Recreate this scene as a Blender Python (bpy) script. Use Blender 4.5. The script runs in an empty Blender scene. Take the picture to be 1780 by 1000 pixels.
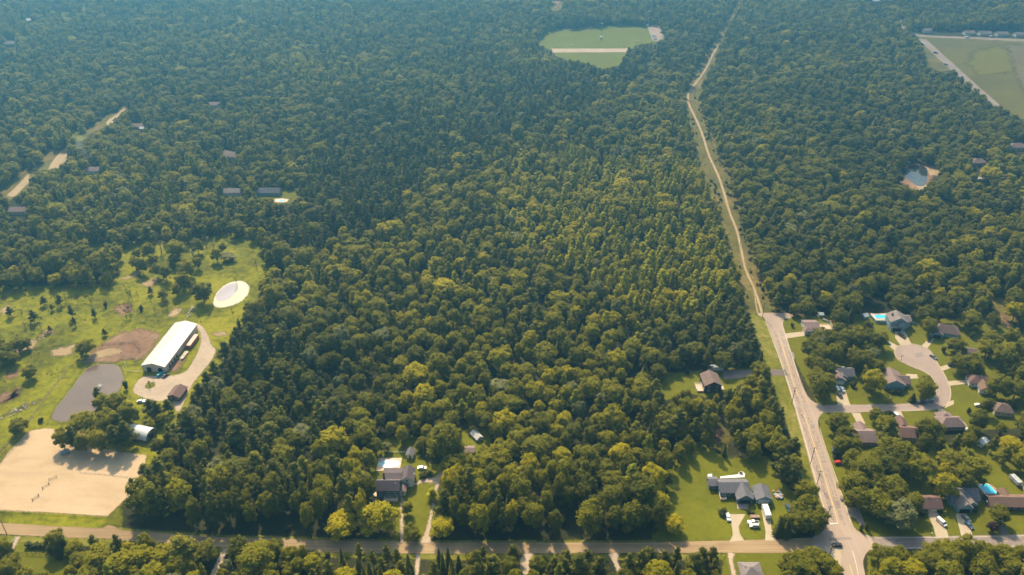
import bpy, math, random
import numpy as np
from mathutils import Vector, Matrix

R = math.radians
rnd = random.Random(7)
rng = np.random.default_rng(11)
SC = bpy.context.scene
COL = SC.collection

# ------------------------------------------------------------------ camera
CAM_H, PITCH, F = 298.0, R(31.8), 1450.0
cam = bpy.data.objects.new('camera', bpy.data.cameras.new('camera'))
COL.objects.link(cam)
cam.location = (0, 0, CAM_H)
cam.rotation_euler = (R(90) - PITCH, 0, 0)
cam.data.sensor_width = 36.0
cam.data.lens = F / 1780 * 36
cam.data.clip_start = 1.0
cam.data.clip_end = 20000
SC.camera = cam

# ------------------------------------------------------------------ light
SUN_EL, SUN_AZ = 44.0, -16.0          # azimuth from +Y towards +X
w = bpy.data.worlds.new('World'); SC.world = w; w.use_nodes = True
nt = w.node_tree; nt.nodes.clear()
sky = nt.nodes.new('ShaderNodeTexSky'); sky.sky_type = 'NISHITA'; sky.sun_disc = False
sky.sun_elevation = R(SUN_EL); sky.sun_rotation = R(SUN_AZ % 360)
sky.air_density = 1.2; sky.dust_density = 2.5; sky.ozone_density = 1.6
bg = nt.nodes.new('ShaderNodeBackground'); bg.inputs[1].default_value = 0.145
out = nt.nodes.new('ShaderNodeOutputWorld')
wt = nt.nodes.new('ShaderNodeMix'); wt.data_type = 'RGBA'; wt.blend_type = 'MULTIPLY'; wt.inputs[0].default_value = 1.0; wt.inputs[7].default_value = (1.0, .89, .66, 1)   # warm tint added over the sky colour to warm the fill light
nt.links.new(sky.outputs[0], wt.inputs[6]); nt.links.new(wt.outputs[2], bg.inputs[0]); nt.links.new(bg.outputs[0], out.inputs[0])
sl = bpy.data.lights.new('sun', 'SUN'); sl.energy = 4.6; sl.angle = R(0.55); sl.color = (1.0, 0.80, 0.50)
so = bpy.data.objects.new('sun', sl); COL.objects.link(so)
sdir = Vector((math.sin(R(SUN_AZ)) * math.cos(R(SUN_EL)), math.cos(R(SUN_AZ)) * math.cos(R(SUN_EL)), math.sin(R(SUN_EL))))
so.rotation_euler = (-sdir).to_track_quat('-Z', 'Y').to_euler(); so.location = sdir * 900

SC.view_settings.view_transform = 'Standard'; SC.view_settings.look = 'None'
SC.view_settings.exposure = 1.32; SC.view_settings.gamma = 1.0; SC.view_settings.use_curve_mapping = False
SC.render.engine = 'CYCLES'
cy = SC.cycles
cy.max_bounces = 5; cy.diffuse_bounces = 4; cy.glossy_bounces = 2; cy.transmission_bounces = 3
cy.transparent_max_bounces = 12; cy.volume_bounces = 0; cy.use_denoising = True
cy.sample_clamp_indirect = 4.0; cy.use_adaptive_sampling = True; cy.adaptive_threshold = 0.02
HAZE_DENSITY = 0.00058

# ------------------------------------------------------------------ photo plan -> ground metres
SP, CP = math.sin(PITCH), math.cos(PITCH)
def G(px, py):
    t = (py - 500) / F
    Z = CAM_H / (SP + t * CP)
    return ((px - 890) / F * Z, Z * (CP - t * SP))
def GP(pts): return [G(*p) for p in pts]
def project(x, y, z):
    dz = z - CAM_H
    Z = y * CP - dz * SP
    d = -dz * CP - y * SP
    return 890 + x / Z * F, 500 + d / Z * F, Z
def chaikin(p, n=2, closed=True):
    for _ in range(n):
        q = []
        m = len(p)
        rngi = range(m) if closed else range(m - 1)
        if not closed: q.append(p[0])
        for i in rngi:
            a, b = p[i], p[(i + 1) % m]
            q.append((a[0] * .75 + b[0] * .25, a[1] * .75 + b[1] * .25))
            q.append((a[0] * .25 + b[0] * .75, a[1] * .25 + b[1] * .75))
        if not closed: q.append(p[-1])
        p = q
    return p
def inside(P, X, Y):
    r = np.zeros(X.shape, bool)
    n = len(P)
    for i in range(n):
        x1, y1 = P[i]; x2, y2 = P[(i + 1) % n]
        if y1 == y2: continue
        c = ((y1 > Y) != (y2 > Y)) & (X < (x2 - x1) * (Y - y1) / (y2 - y1) + x1)
        r ^= c
    return r
def sdist(P, X, Y):
    d = np.full(X.shape, 1e9)
    n = len(P)
    for i in range(n):
        x1, y1 = P[i]; x2, y2 = P[(i + 1) % n]
        dx, dy = x2 - x1, y2 - y1
        L = dx * dx + dy * dy + 1e-9
        t = np.clip(((X - x1) * dx + (Y - y1) * dy) / L, 0, 1)
        d = np.minimum(d, np.hypot(X - x1 - t * dx, Y - y1 - t * dy))
    return np.where(inside(P, X, Y), -d, d)

# ------------------------------------------------------------------ tagging
def tag(o, label=None, cat=None, group=None, kind=None):
    if label: o['label'] = label
    if cat: o['category'] = cat
    if group: o['group'] = group
    if kind: o['kind'] = kind
    return o
def link(name, me, parent=None):
    o = bpy.data.objects.new(name, me); COL.objects.link(o)
    if parent is not None: o.parent = parent
    return o
def empty(name, loc=(0, 0, 0), rz=0, **k):
    o = link(name, None); o.location = loc; o.rotation_euler = (0, 0, rz)
    o.empty_display_size = 1
    return tag(o, **k)

# ------------------------------------------------------------------ materials
def new_mat(name):
    m = bpy.data.materials.new(name); m.use_nodes = True
    t = m.node_tree; t.nodes.clear()
    o = t.nodes.new('ShaderNodeOutputMaterial')
    return m, t, o
def N(t, kind, **k):
    n = t.nodes.new(kind)
    for a, b in k.items(): setattr(n, a, b)
    return n
def L(t, a, b): t.links.new(a, b)
def ramp(t, fac, stops):
    r = N(t, 'ShaderNodeValToRGB')
    e = r.color_ramp.elements
    while len(e) < len(stops): e.new(0.5)
    for i, (p, c) in enumerate(stops):
        e[i].position = p; e[i].color = (*c, 1)
    if fac is not None: L(t, fac, r.inputs[0])
    return r
def noise(t, vec, scale, detail=4, rough=.6, dist=0):
    n = N(t, 'ShaderNodeTexNoise'); n.inputs['Scale'].default_value = scale
    n.inputs['Detail'].default_value = detail; n.inputs['Roughness'].default_value = rough
    n.inputs['Distortion'].default_value = dist
    L(t, vec, n.inputs['Vector']); return n
def mapping(t, vec, scale=(1, 1, 1), rot=0):
    m = N(t, 'ShaderNodeMapping'); m.inputs['Scale'].default_value = scale
    m.inputs['Rotation'].default_value = (0, 0, rot); L(t, vec, m.inputs['Vector']); return m.outputs[0]
def mixc(t, fac, a, b, mode='MIX'):
    m = N(t, 'ShaderNodeMix', data_type='RGBA', blend_type=mode)
    if isinstance(fac, (int, float)): m.inputs[0].default_value = fac
    else: L(t, fac, m.inputs[0])
    for i, v in ((6, a), (7, b)):
        if isinstance(v, tuple): m.inputs[i].default_value = (*v, 1)
        else: L(t, v, m.inputs[i])
    return m.outputs[2]
def math_(t, op, a, b=None, clamp=False):
    m = N(t, 'ShaderNodeMath', operation=op, use_clamp=clamp)
    for i, v in enumerate((a, b)):
        if v is None: continue
        if isinstance(v, (int, float)): m.inputs[i].default_value = v
        else: L(t, v, m.inputs[i])
    return m.outputs[0]

def plain(name, col, rough=.7, var=.12, scale=1.5, metal=0, spec=.3):
    m, t, o = new_mat(name)
    b = N(t, 'ShaderNodeBsdfPrincipled')
    g = N(t, 'ShaderNodeTexCoord')
    n = noise(t, g.outputs['Object'], scale, 5)
    lo = tuple(c * (1 - var * 1.6) for c in col); hi = tuple(min(1, c * (1 + var)) for c in col)
    r = ramp(t, n.outputs[0], [(.3, lo), (.7, hi)])
    L(t, r.outputs[0], b.inputs['Base Color'])
    b.inputs['Roughness'].default_value = rough; b.inputs['Metallic'].default_value = metal
    b.inputs['Specular IOR Level'].default_value = spec
    L(t, b.outputs[0], o.inputs[0]); return m

def ground_mat(name, stops, s1=.02, s2=.35, s3=2.5, amount=.5, stretch=None, soft=None, rough=.95, extra=None, bump=.3):
    """stops: colours from dark to light; noise on three scales; soft = metres of ragged edge"""
    m, t, o = new_mat(name)
    b = N(t, 'ShaderNodeBsdfPrincipled'); b.inputs['Roughness'].default_value = rough
    b.inputs['Specular IOR Level'].default_value = .15
    g = N(t, 'ShaderNodeNewGeometry')
    vec = g.outputs['Position']
    v2 = mapping(t, vec, stretch[0], stretch[1]) if stretch else vec
    n1 = noise(t, vec, s1, 5, .6, .5); n2 = noise(t, v2, s2, 5, .65); n3 = noise(t, v2, s3, 3, .7)
    a = math_(t, 'MULTIPLY', n1.outputs[0], .42)
    c = math_(t, 'MULTIPLY', n2.outputs[0], .36)
    d = math_(t, 'MULTIPLY', n3.outputs[0], .22)
    f = math_(t, 'ADD', math_(t, 'ADD', a, c), d)
    f = math_(t, 'ADD', math_(t, 'MULTIPLY', math_(t, 'SUBTRACT', f, .5), 1 + amount * 3), .5, True)
    r = ramp(t, f, stops)
    colr = r.outputs[0]
    if extra: colr = extra(t, vec, colr)
    L(t, colr, b.inputs['Base Color'])
    if bump:
        bp = N(t, 'ShaderNodeBump'); bp.inputs['Strength'].default_value = bump; bp.inputs['Distance'].default_value = .5
        L(t, n2.outputs[0], bp.inputs['Height']); L(t, bp.outputs[0], b.inputs['Normal'])
    if soft:
        at = N(t, 'ShaderNodeAttribute', attribute_name='edge')
        ne = noise(t, vec, .75 / max(soft, .3), 6, .75)
        e = math_(t, 'ADD', at.outputs['Fac'], math_(t, 'MULTIPLY', math_(t, 'SUBTRACT', ne.outputs[0], .5), soft * 3.6))
        al = math_(t, 'MULTIPLY', e, -1.0 / (soft * .7), True)
        tr = N(t, 'ShaderNodeBsdfTransparent'); mx = N(t, 'ShaderNodeMixShader')
        L(t, al, mx.inputs[0]); L(t, tr.outputs[0], mx.inputs[1]); L(t, b.outputs[0], mx.inputs[2])
        L(t, mx.outputs[0], o.inputs[0])
    else:
        L(t, b.outputs[0], o.inputs[0])
    return m

GRASS = [(0, (.042, .046, .003)), (.35, (.100, .103, .002)), (.6, (.165, .164, .002)), (1, (.24, .21, .012))]
LAWN = [(0, (.056, .062, .003)), (.5, (.115, .118, .004)), (1, (.175, .165, .008))]
def mow(t, vec, col):
    wv = N(t, 'ShaderNodeTexWave', wave_type='BANDS', bands_direction='X'); wv.inputs['Scale'].default_value = .32
    wv.inputs['Distortion'].default_value = 1.2; wv.inputs['Detail'].default_value = 2
    L(t, mapping(t, vec, (1, 1, 1), .3), wv.inputs['Vector'])
    return mixc(t, .10, col, mixc(t, wv.outputs[0], (.050, .055, .004), (.13, .13, .006)))
M = {}
M['floor'] = ground_mat('forest_floor', [(0, (.012, .014, .006)), (.5, (.028, .030, .010)), (1, (.06, .055, .02))], s2=.5, amount=1.0)
M['meadow'] = ground_mat('meadow_grass', GRASS, s1=.03, s2=.25, s3=1.5, soft=2.0, amount=1.1)
LAWN2 = [(p_, tuple(c_ * .92 for c_ in q_)) for p_, q_ in LAWN]
M['lawnlight'] = ground_mat('open_lawn_grass', LAWN, s1=.04, soft=1.2, amount=.6, extra=lambda t, v, c: mow(t, v, c))
M['lawn'] = ground_mat('lawn_grass', LAWN2, s1=.04, soft=1.2, amount=.35, extra=mow)
M['verge'] = ground_mat('verge_grass', [(0, (.05, .06, .006)), (.5, (.13, .13, .010)), (1, (.26, .21, .07))], s1=.05, soft=1.2, amount=.8)
M['scrub'] = ground_mat('scrub_grass', [(0, (.040, .045, .010)), (.5, (.105, .092, .018)), (1, (.24, .16, .07))], s1=.03, soft=2.0, amount=.7)
M['field'] = ground_mat('crop_field', [(0, (.07, .064, .018)), (.5, (.105, .093, .02)), (1, (.14, .122, .02))], s1=.006, s2=.05, s3=.5, soft=2, amount=.9, stretch=((.15, 1, 1), .85))
M['yellowfield'] = ground_mat('yellow_crop', [(0, (.095, .088, .02)), (.5, (.12, .11, .014)), (1, (.14, .125, .010))], s1=.01, s2=.08, s3=.6, soft=11, amount=.8)
M['dirtfield'] = ground_mat('bare_field', [(0, (.09, .075, .04)), (.5, (.125, .10, .05)), (1, (.17, .14, .06))], s1=.01, s2=.08, s3=.6, soft=9, amount=.8, stretch=((.2, 1, 1), .85))
M['hoof'] = ground_mat('trodden_sand', [(0, (.22, .16, .09)), (.5, (.30, .22, .13)), (1, (.38, .29, .18))], soft=1.3, amount=.6, bump=.1)
M['wear'] = ground_mat('tyre_worn_asphalt', [(0, (0.250, 0.194, 0.163)), (.5, (0.312, 0.244, 0.206)), (1, (0.375, 0.300, 0.250))], s2=.8, soft=1.1, amount=.8, stretch=((1, .05, 1), -.13), bump=.02)
M['pitch'] = ground_mat('pitch_grass', [(0, (.07, .082, .005)), (.5, (.11, .122, .005)), (1, (.15, .148, .008))], s1=.015, soft=1.5, amount=.2, extra=mow)
M['sand'] = ground_mat('arena_sand', [(0, (0.304, 0.211, 0.128)), (.5, (0.432, 0.313, 0.200)), (1, (0.496, 0.372, 0.251))], s1=.03, s2=.25, s3=1.8, soft=.9, amount=.45, stretch=((.35, 1, 1), .1), bump=.1)
M['dirt'] = ground_mat('red_dirt', [(0, (0.109, 0.059, 0.039)), (.5, (0.200, 0.118, 0.076)), (1, (0.299, 0.195, 0.122))], s1=.04, soft=3.5, amount=1.0, bump=.1)
M['paledirt'] = ground_mat('pale_dirt', [(0, (0.208, 0.143, 0.081)), (.5, (0.304, 0.218, 0.125)), (1, (0.400, 0.286, 0.177))], s1=.05, soft=3.0, amount=.8, bump=.1)
M['drive'] = ground_mat('gravel_drive', [(0, (0.255, 0.196, 0.145)), (.5, (0.383, 0.297, 0.230)), (1, (0.468, 0.374, 0.289))], s1=.05, soft=.9, amount=.5, bump=.1)
M['gravel'] = ground_mat('gravel_road', [(0, (0.201, 0.136, 0.080)), (.5, (0.296, 0.206, 0.120)), (1, (0.382, 0.280, 0.174))], s1=.02, s2=.9, s3=.5, soft=.5, amount=1.0, stretch=((.02, 1, 1), .012), bump=.05)
M['asphalt'] = ground_mat('old_asphalt', [(0, (0.271, 0.199, 0.164)), (.5, (0.343, 0.261, 0.217)), (1, (0.406, 0.314, 0.266))], s1=.03, s2=.8, s3=3, amount=.8, stretch=((1, .03, 1), -.13), bump=.02)
M['street'] = ground_mat('street_asphalt', [(0, (0.232, 0.175, 0.154)), (.5, (0.301, 0.230, 0.205)), (1, (0.353, 0.278, 0.248))], s1=.05, s2=.5, s3=3, amount=.4, bump=.02)
M['eastroad'] = ground_mat('east_road_asphalt', [(0, (0.180, 0.144, 0.135)), (.5, (0.234, 0.189, 0.171)), (1, (0.288, 0.234, 0.211))], s1=.03, s2=.8, s3=3, amount=.8, stretch=((.03, 1, 1), 0), bump=.02)
M['concrete'] = ground_mat('concrete', [(0, (0.323, 0.255, 0.187)), (.5, (0.399, 0.323, 0.238)), (1, (0.459, 0.383, 0.289))], s1=.1, s2=.6, s3=3, amount=.4, bump=.02)
M['darkdrive'] = ground_mat('dark_asphalt', [(0, (.10, .08, .08)), (.5, (.14, .115, .11)), (1, (.18, .15, .14))], amount=.4, bump=.02)
M['trail'] = ground_mat('sandy_trail', [(0, (0.240, 0.168, 0.096)), (.5, (0.336, 0.248, 0.152)), (1, (0.416, 0.320, 0.208))], s1=.05, soft=.6, amount=.5, bump=.05)
M['yellow'] = plain('yellow_paint', (.56, .41, .16), .6, .15, 1)
M['tar'] = plain('tar_seal', (.22, .18, .16), .7)
M['whitepaint'] = plain('white_paint', (.72, .66, .58), .6, .15, 1)
M['whitesand'] = ground_mat('white_sand', [(0, (.46, .42, .33)), (.5, (.58, .53, .43)), (1, (.66, .61, .52))], soft=1.2, amount=.3, bump=.05)

def water(name, col, rough=.08, spec=.5, bump=.04, sc=.8):
    m, t, o = new_mat(name)
    b = N(t, 'ShaderNodeBsdfPrincipled'); b.inputs['Base Color'].default_value = (*col, 1)
    b.inputs['Roughness'].default_value = rough; b.inputs['Specular IOR Level'].default_value = spec
    g = N(t, 'ShaderNodeNewGeometry'); n = noise(t, g.outputs['Position'], sc, 3)
    c = noise(t, g.outputs['Position'], .06, 4)
    r = ramp(t, c.outputs[0], [(.3, tuple(x * .85 for x in col)), (.7, tuple(min(1, x * 1.12) for x in col))])
    L(t, r.outputs[0], b.inputs['Base Color'])
    bp = N(t, 'ShaderNodeBump'); bp.inputs['Strength'].default_value = bump; L(t, n.outputs[0], bp.inputs['Height'])
    L(t, bp.outputs[0], b.inputs['Normal']); L(t, b.outputs[0], o.inputs[0]); return m
M['pond'] = water('muddy_pond_water', (.125, .088, .075), .12, .18, .05, 1.2)
M['pond_dark'] = water('clear_pond_water', (.03, .035, .04), .03, 1.0, .01)
M['pond_pale'] = water('glare_pond_water', (.40, .37, .42), .7, .05)  # pale base colour stands in for sun glare off the shallow water
M['pool'] = water('pool_water', (.05, .50, .72), .1)
M['poolpale'] = water('pale_pool_water', (.32, .68, .78), .1)

def metal_roof(name, col, period=.9, axis=0):
    m, t, o = new_mat(name); b = N(t, 'ShaderNodeBsdfPrincipled')
    g = N(t, 'ShaderNodeTexCoord'); n = noise(t, g.outputs['Object'], .12, 4)
    st = noise(t, mapping(t, g.outputs['Object'], (2.2, .08, .4)), 1.0, 3)
    f = math_(t, 'ADD', math_(t, 'MULTIPLY', n.outputs[0], .5), math_(t, 'MULTIPLY', st.outputs[0], .5))
    r = ramp(t, f, [(.35, tuple(c * .88 for c in col)), (.65, col)])
    L(t, r.outputs[0], b.inputs['Base Color']); b.inputs['Roughness'].default_value = .45
    L(t, b.outputs[0], o.inputs[0]); return m
def shingle(name, col):
    m, t, o = new_mat(name); b = N(t, 'ShaderNodeBsdfPrincipled'); b.inputs['Roughness'].default_value = .85
    b.inputs['Specular IOR Level'].default_value = .2
    g = N(t, 'ShaderNodeTexCoord')
    n = noise(t, g.outputs['Object'], .5, 5); s = noise(t, mapping(t, g.outputs['Object'], (1.2, 4, 4)), 1.5, 3)
    f = math_(t, 'ADD', math_(t, 'MULTIPLY', n.outputs[0], .55), math_(t, 'MULTIPLY', s.outputs[0], .45))
    r = ramp(t, f, [(.32, tuple(c * .72 for c in col)), (.68, tuple(c * 1.22 for c in col))])
    L(t, r.outputs[0], b.inputs['Base Color']); L(t, b.outputs[0], o.inputs[0]); return m
def siding(name, col):
    m, t, o = new_mat(name); b = N(t, 'ShaderNodeBsdfPrincipled'); b.inputs['Roughness'].default_value = .7
    g = N(t, 'ShaderNodeTexCoord'); wv = N(t, 'ShaderNodeTexWave', bands_direction='Z'); wv.inputs['Scale'].default_value = 1.6
    L(t, g.outputs['Object'], wv.inputs['Vector']); n = noise(t, g.outputs['Object'], .8, 4)
    a = mixc(t, wv.outputs[0], tuple(c * .8 for c in col), col)
    r = mixc(t, math_(t, 'MULTIPLY', n.outputs[0], .35), a, tuple(c * .7 for c in col))
    L(t, r, b.inputs['Base Color']); L(t, b.outputs[0], o.inputs[0]); return m
M['roof_white'] = metal_roof('white_metal_roof', (.52, .50, .51))
M['roof_silver'] = metal_roof('silver_metal_roof', (.55, .58, .60))
M['roof_bluegrey'] = shingle('blue_grey_shingle', (.135, .130, .150))
M['roof_brown'] = shingle('brown_shingle', (.165, .115, .105))
M['roof_rust'] = shingle('rust_shingle', (.17, .105, .085))
M['roof_red'] = shingle('red_brown_shingle', (.155, .092, .085))
M['roof_dark'] = shingle('dark_shingle', (.105, .085, .095))
M['roof_grey'] = shingle('grey_shingle', (.20, .17, .17))
M['roof_mauve'] = shingle('mauve_shingle', (.22, .155, .15))
M['wall_white'] = siding('white_siding', (.68, .66, .62))
M['wall_blue'] = siding('blue_siding', (.22, .36, .42))
M['wall_cream'] = siding('cream_siding', (.55, .47, .34))
M['wall_dark'] = siding('dark_siding', (.07, .065, .07))
M['wall_slate'] = siding('slate_siding', (.11, .17, .20))
M['wall_tan'] = siding('tan_siding', (.36, .28, .20))
M['wall_wood'] = siding('weathered_wood', (.17, .12, .09))
M['wall_barn'] = siding('barn_steel_wall', (.62, .55, .46))
M['trimwhite'] = plain('white_trim', (.75, .73, .70), .5, .05)
M['glass'] = plain('window_glass', (.03, .04, .05), .08, .1, spec=.8)
M['garagewhite'] = plain('garage_door_white', (.66, .65, .62), .5, .05)
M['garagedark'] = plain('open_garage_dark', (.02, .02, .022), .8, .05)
M['doorred'] = plain('door_brown', (.12, .05, .03), .5)
M['brick'] = plain('chimney_brick', (.16, .09, .07), .9, .3, 4)
M['wooddeck'] = plain('deck_boards', (.33, .20, .15), .8, .25, 2)
M['paledeck'] = plain('pale_deck', (.55, .42, .34), .8, .2, 2)
M['wood'] = plain('pole_wood', (.13, .09, .065), .9, .25, 2)
M['fencewood'] = plain('fence_wood', (.32, .26, .19), .9, .25, 2)
M['fencewhite'] = plain('fence_white', (.65, .63, .58), .6, .1, 2)
M['rubber'] = plain('tyre_rubber', (.02, .02, .02), .9)
M['rim'] = plain('wheel_rim', (.35, .35, .36), .3, .05, metal=.7)
M['lamp'] = plain('headlamp', (.75, .75, .72), .2, .05)
M['stone'] = plain('field_stone', (.38, .34, .30), .9, .3, 1.2)
M['bark'] = plain('bark', (.085, .065, .05), .95, .3, 1.5)
M['deadbark'] = plain('dead_bark', (.20, .155, .14), .95, .3, 1.5)
M['insulator'] = plain('pole_transformer', (.4, .4, .4), .5)
for k, c in dict(white=(.78, .78, .78), black=(.02, .02, .025), blue=(.05, .09, .16), steel=(.22, .33, .40), teal=(.05, .35, .42), red=(.42, .04, .03),
                 silver=(.45, .46, .48), grey=(.14, .15, .17), pinkish=(.50, .36, .34), containerred=(.34, .10, .07), tan=(.40, .28, .17)).items():
    M['paint_' + k] = plain('car_paint_' + k, c, .25, .03, spec=.6)

def leaf_mat(name, stops, trans=.44):
    m, t, o = new_mat(name)
    at = N(t, 'ShaderNodeAttribute', attribute_name='tint', attribute_type='INSTANCER')
    g = N(t, 'ShaderNodeNewGeometry'); tc = N(t, 'ShaderNodeTexCoord')
    n = noise(t, tc.outputs['Object'], .55, 3)
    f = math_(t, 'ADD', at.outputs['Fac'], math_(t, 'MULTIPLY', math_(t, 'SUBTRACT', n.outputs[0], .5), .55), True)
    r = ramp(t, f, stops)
    b = N(t, 'ShaderNodeBsdfPrincipled'); b.inputs['Roughness'].default_value = .62
    b.inputs['Specular IOR Level'].default_value = .08
    L(t, r.outputs[0], b.inputs['Base Color'])
    tl = N(t, 'ShaderNodeBsdfTranslucent'); L(t, mixc(t, .5, r.outputs[0], (.36, .33, .02)), tl.inputs[0])
    mx = N(t, 'ShaderNodeMixShader'); mx.inputs[0].default_value = trans
    L(t, b.outputs[0], mx.inputs[1]); L(t, tl.outputs[0], mx.inputs[2]); L(t, mx.outputs[0], o.inputs[0])
    return m
M['leaf'] = leaf_mat('broadleaf_foliage', [(0, (.100, .105, .008)), (.35, (.195, .185, .006)), (.7, (.29, .26, .004)), (1, (.40, .335, .003))])
M['aspen'] = leaf_mat('aspen_foliage', [(0, (.14, .15, .010)), (.5, (.27, .26, .008)), (1, (.40, .36, .006))], .3)
M['needle'] = leaf_mat('pine_needles', [(0, (.070, .072, .009)), (.5, (.120, .118, .009)), (1, (.18, .162, .009))], .12)
M['greyleaf'] = leaf_mat('silvery_foliage', [(0, (.12, .125, .045)), (.5, (.17, .17, .06)), (1, (.23, .21, .07))], .2)
M['bush'] = leaf_mat('bush_foliage', [(0, (.035, .045, .012)), (.5, (.075, .085, .018)), (1, (.15, .14, .03))], .2)
M['purpleleaf'] = leaf_mat('purple_foliage', [(0, (.03, .018, .02)), (1, (.06, .03, .03))], .15)

# ------------------------------------------------------------------ mesh helpers
class MB:
    def __init__(s): s.v = []; s.f = []; s.m = []
    def add(s, v, f, mi=0):
        o = len(s.v); s.v += [tuple(p) for p in v]; s.f += [tuple(i + o for i in q) for q in f]; s.m += [mi] * len(f); return s
    def box(s, c, d, mi=0, rz=0, taper=1.0):
        x, y, z = d[0] / 2, d[1] / 2, d[2] / 2
        v = [(sx * x * (taper if sz > 0 else 1), sy * y * (taper if sz > 0 else 1), sz * z) for sz in (-1, 1) for sx, sy in ((-1, -1), (1, -1), (1, 1), (-1, 1))]
        ca, sa = math.cos(rz), math.sin(rz)
        v = [(c[0] + a * ca - b * sa, c[1] + a * sa + b * ca, c[2] + e) for a, b, e in v]
        return s.add(v, [(3, 2, 1, 0), (4, 5, 6, 7), (0, 1, 5, 4), (1, 2, 6, 5), (2, 3, 7, 6), (3, 0, 4, 7)], mi)
    def tube(s, a, b, r0, r1, n=6, mi=0):
        a, b = Vector(a), Vector(b); d = (b - a)
        q = d.to_track_quat('Z', 'Y')
        v = []
        for p, r in ((a, r0), (b, r1)):
            for i in range(n):
                an = 2 * math.pi * i / n
                v.append(p + q @ Vector((math.cos(an) * r, math.sin(an) * r, 0)))
        f = [(i, (i + 1) % n, n + (i + 1) % n, n + i) for i in range(n)] + [tuple(range(n))[::-1], tuple(range(n, 2 * n))]
        return s.add(v, f, mi)
    def cyl(s, c, r, h, n=16, mi=0, axis='Z'):
        c = Vector(c); d = {'Z': Vector((0, 0, h)), 'X': Vector((h, 0, 0)), 'Y': Vector((0, h, 0))}[axis]
        return s.tube(c - d / 2, c + d / 2, r, r, n, mi)
    def prism_x(s, prof, x0, x1, mi=0, taper=None):
        """profile (y,z) extruded along x"""
        n = len(prof)
        v = [(x0, y, z) for y, z in prof] + [(x1, y, z) for y, z in prof]
        f = [(i, n + i, n + (i + 1) % n, (i + 1) % n) for i in range(n)] + [tuple(range(n)), tuple(range(2 * n - 1, n - 1, -1))]
        return s.add(v, f, mi)
    def mesh(s, name, mats, smooth=False):
        me = bpy.data.meshes.new(name); me.from_pydata(s.v, [], s.f)
        for m in (mats if isinstance(mats, (list, tuple)) else [mats]): me.materials.append(m)
        if any(s.m): me.polygons.foreach_set('material_index', s.m)
        if smooth: me.polygons.foreach_set('use_smooth', [True] * len(me.polygons))
        me.update(); return me
    def obj(s, name, mats, parent=None, smooth=False): return link(name, s.mesh(name, mats, smooth), parent)

def sheet_poly(name, P, mat, z, kind='structure', parent=None, **k):
    """crisp flat sheet from a world polygon"""
    me = bpy.data.meshes.new(name)
    me.from_pydata([(x, y, z) for x, y in P], [], [tuple(range(len(P)))])
    if me.polygons[0].normal.z < 0: me.flip_normals()
    a = me.attributes.new('edge', 'FLOAT', 'POINT'); a.data.foreach_set('value', [-9.0] * len(me.vertices))
    me.materials.append(mat); o = link(name, me, parent)
    return tag(o, kind=kind, **k)
def sheet_soft(name, P, mat, z, cell=1.5, margin=3.0, kind='structure', grow=0.0, **k):
    xs = [p[0] for p in P]; ys = [p[1] for p in P]
    mg = margin + grow
    X = np.arange(min(xs) - mg, max(xs) + mg + cell, cell); Y = np.arange(min(ys) - mg, max(ys) + mg + cell, cell)
    XX, YY = np.meshgrid(X, Y)
    D = sdist(P, XX, YY) - grow
    keep = (np.minimum.reduce([D[:-1, :-1], D[1:, :-1], D[:-1, 1:], D[1:, 1:]]) < margin)
    idx = -np.ones(XX.shape, int)
    use = np.zeros(XX.shape, bool)
    for a in (0, 1):
        for b in (0, 1):
            use[a:use.shape[0] - 1 + a, b:use.shape[1] - 1 + b] |= keep
    idx[use] = np.arange(use.sum())
    ii, jj = np.nonzero(keep)
    F_ = np.stack([idx[ii, jj], idx[ii, jj + 1], idx[ii + 1, jj + 1], idx[ii + 1, jj]], 1)
    V = np.stack([XX[use], YY[use], np.full(use.sum(), z)], 1)
    me = bpy.data.meshes.new(name)
    me.vertices.add(len(V)); me.vertices.foreach_set('co', V.ravel())
    me.loops.add(F_.size); me.loops.foreach_set('vertex_index', F_.ravel())
    me.polygons.add(len(F_)); me.polygons.foreach_set('loop_start', np.arange(0, F_.size, 4)); me.polygons.foreach_set('loop_total', np.full(len(F_), 4))
    me.update(calc_edges=True)
    a = me.attributes.new('edge', 'FLOAT', 'POINT'); a.data.foreach_set('value', D[use].astype(np.float32))
    me.materials.append(mat); o = link(name, me)
    return tag(o, kind=kind, **k)
def ribbon(name, pts, width, mat, z, soft=False, **k):
    """strip of constant or varying width along world points"""
    pts = chaikin(pts, 2, False)
    wd = width if isinstance(width, (list, tuple)) else (width, width)
    Lp, Rp = [], []
    n = len(pts)
    for i, p in enumerate(pts):
        a = pts[max(0, i - 1)]; b = pts[min(n - 1, i + 1)]
        dx, dy = b[0] - a[0], b[1] - a[1]; l = math.hypot(dx, dy) or 1
        hw = (wd[0] + (wd[1] - wd[0]) * i / (n - 1)) / 2
        Lp.append((p[0] - dy / l * hw, p[1] + dx / l * hw)); Rp.append((p[0] + dy / l * hw, p[1] - dx / l * hw))
    P = Lp + Rp[::-1]
    if soft: return sheet_soft(name, P, mat, z, cell=max(.8, wd[0] / 3), margin=1.5, **k)
    me = bpy.data.meshes.new(name)
    me.from_pydata([(x, y, z) for x, y in Lp] + [(x, y, z) for x, y in Rp], [], [(i, i + 1, n + i + 1, n + i) for i in range(n - 1)])
    if me.polygons[0].normal.z < 0: me.flip_normals()
    me.materials.append(mat); return tag(link(name, me), kind=k.pop('kind', 'structure'), **k)

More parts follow.
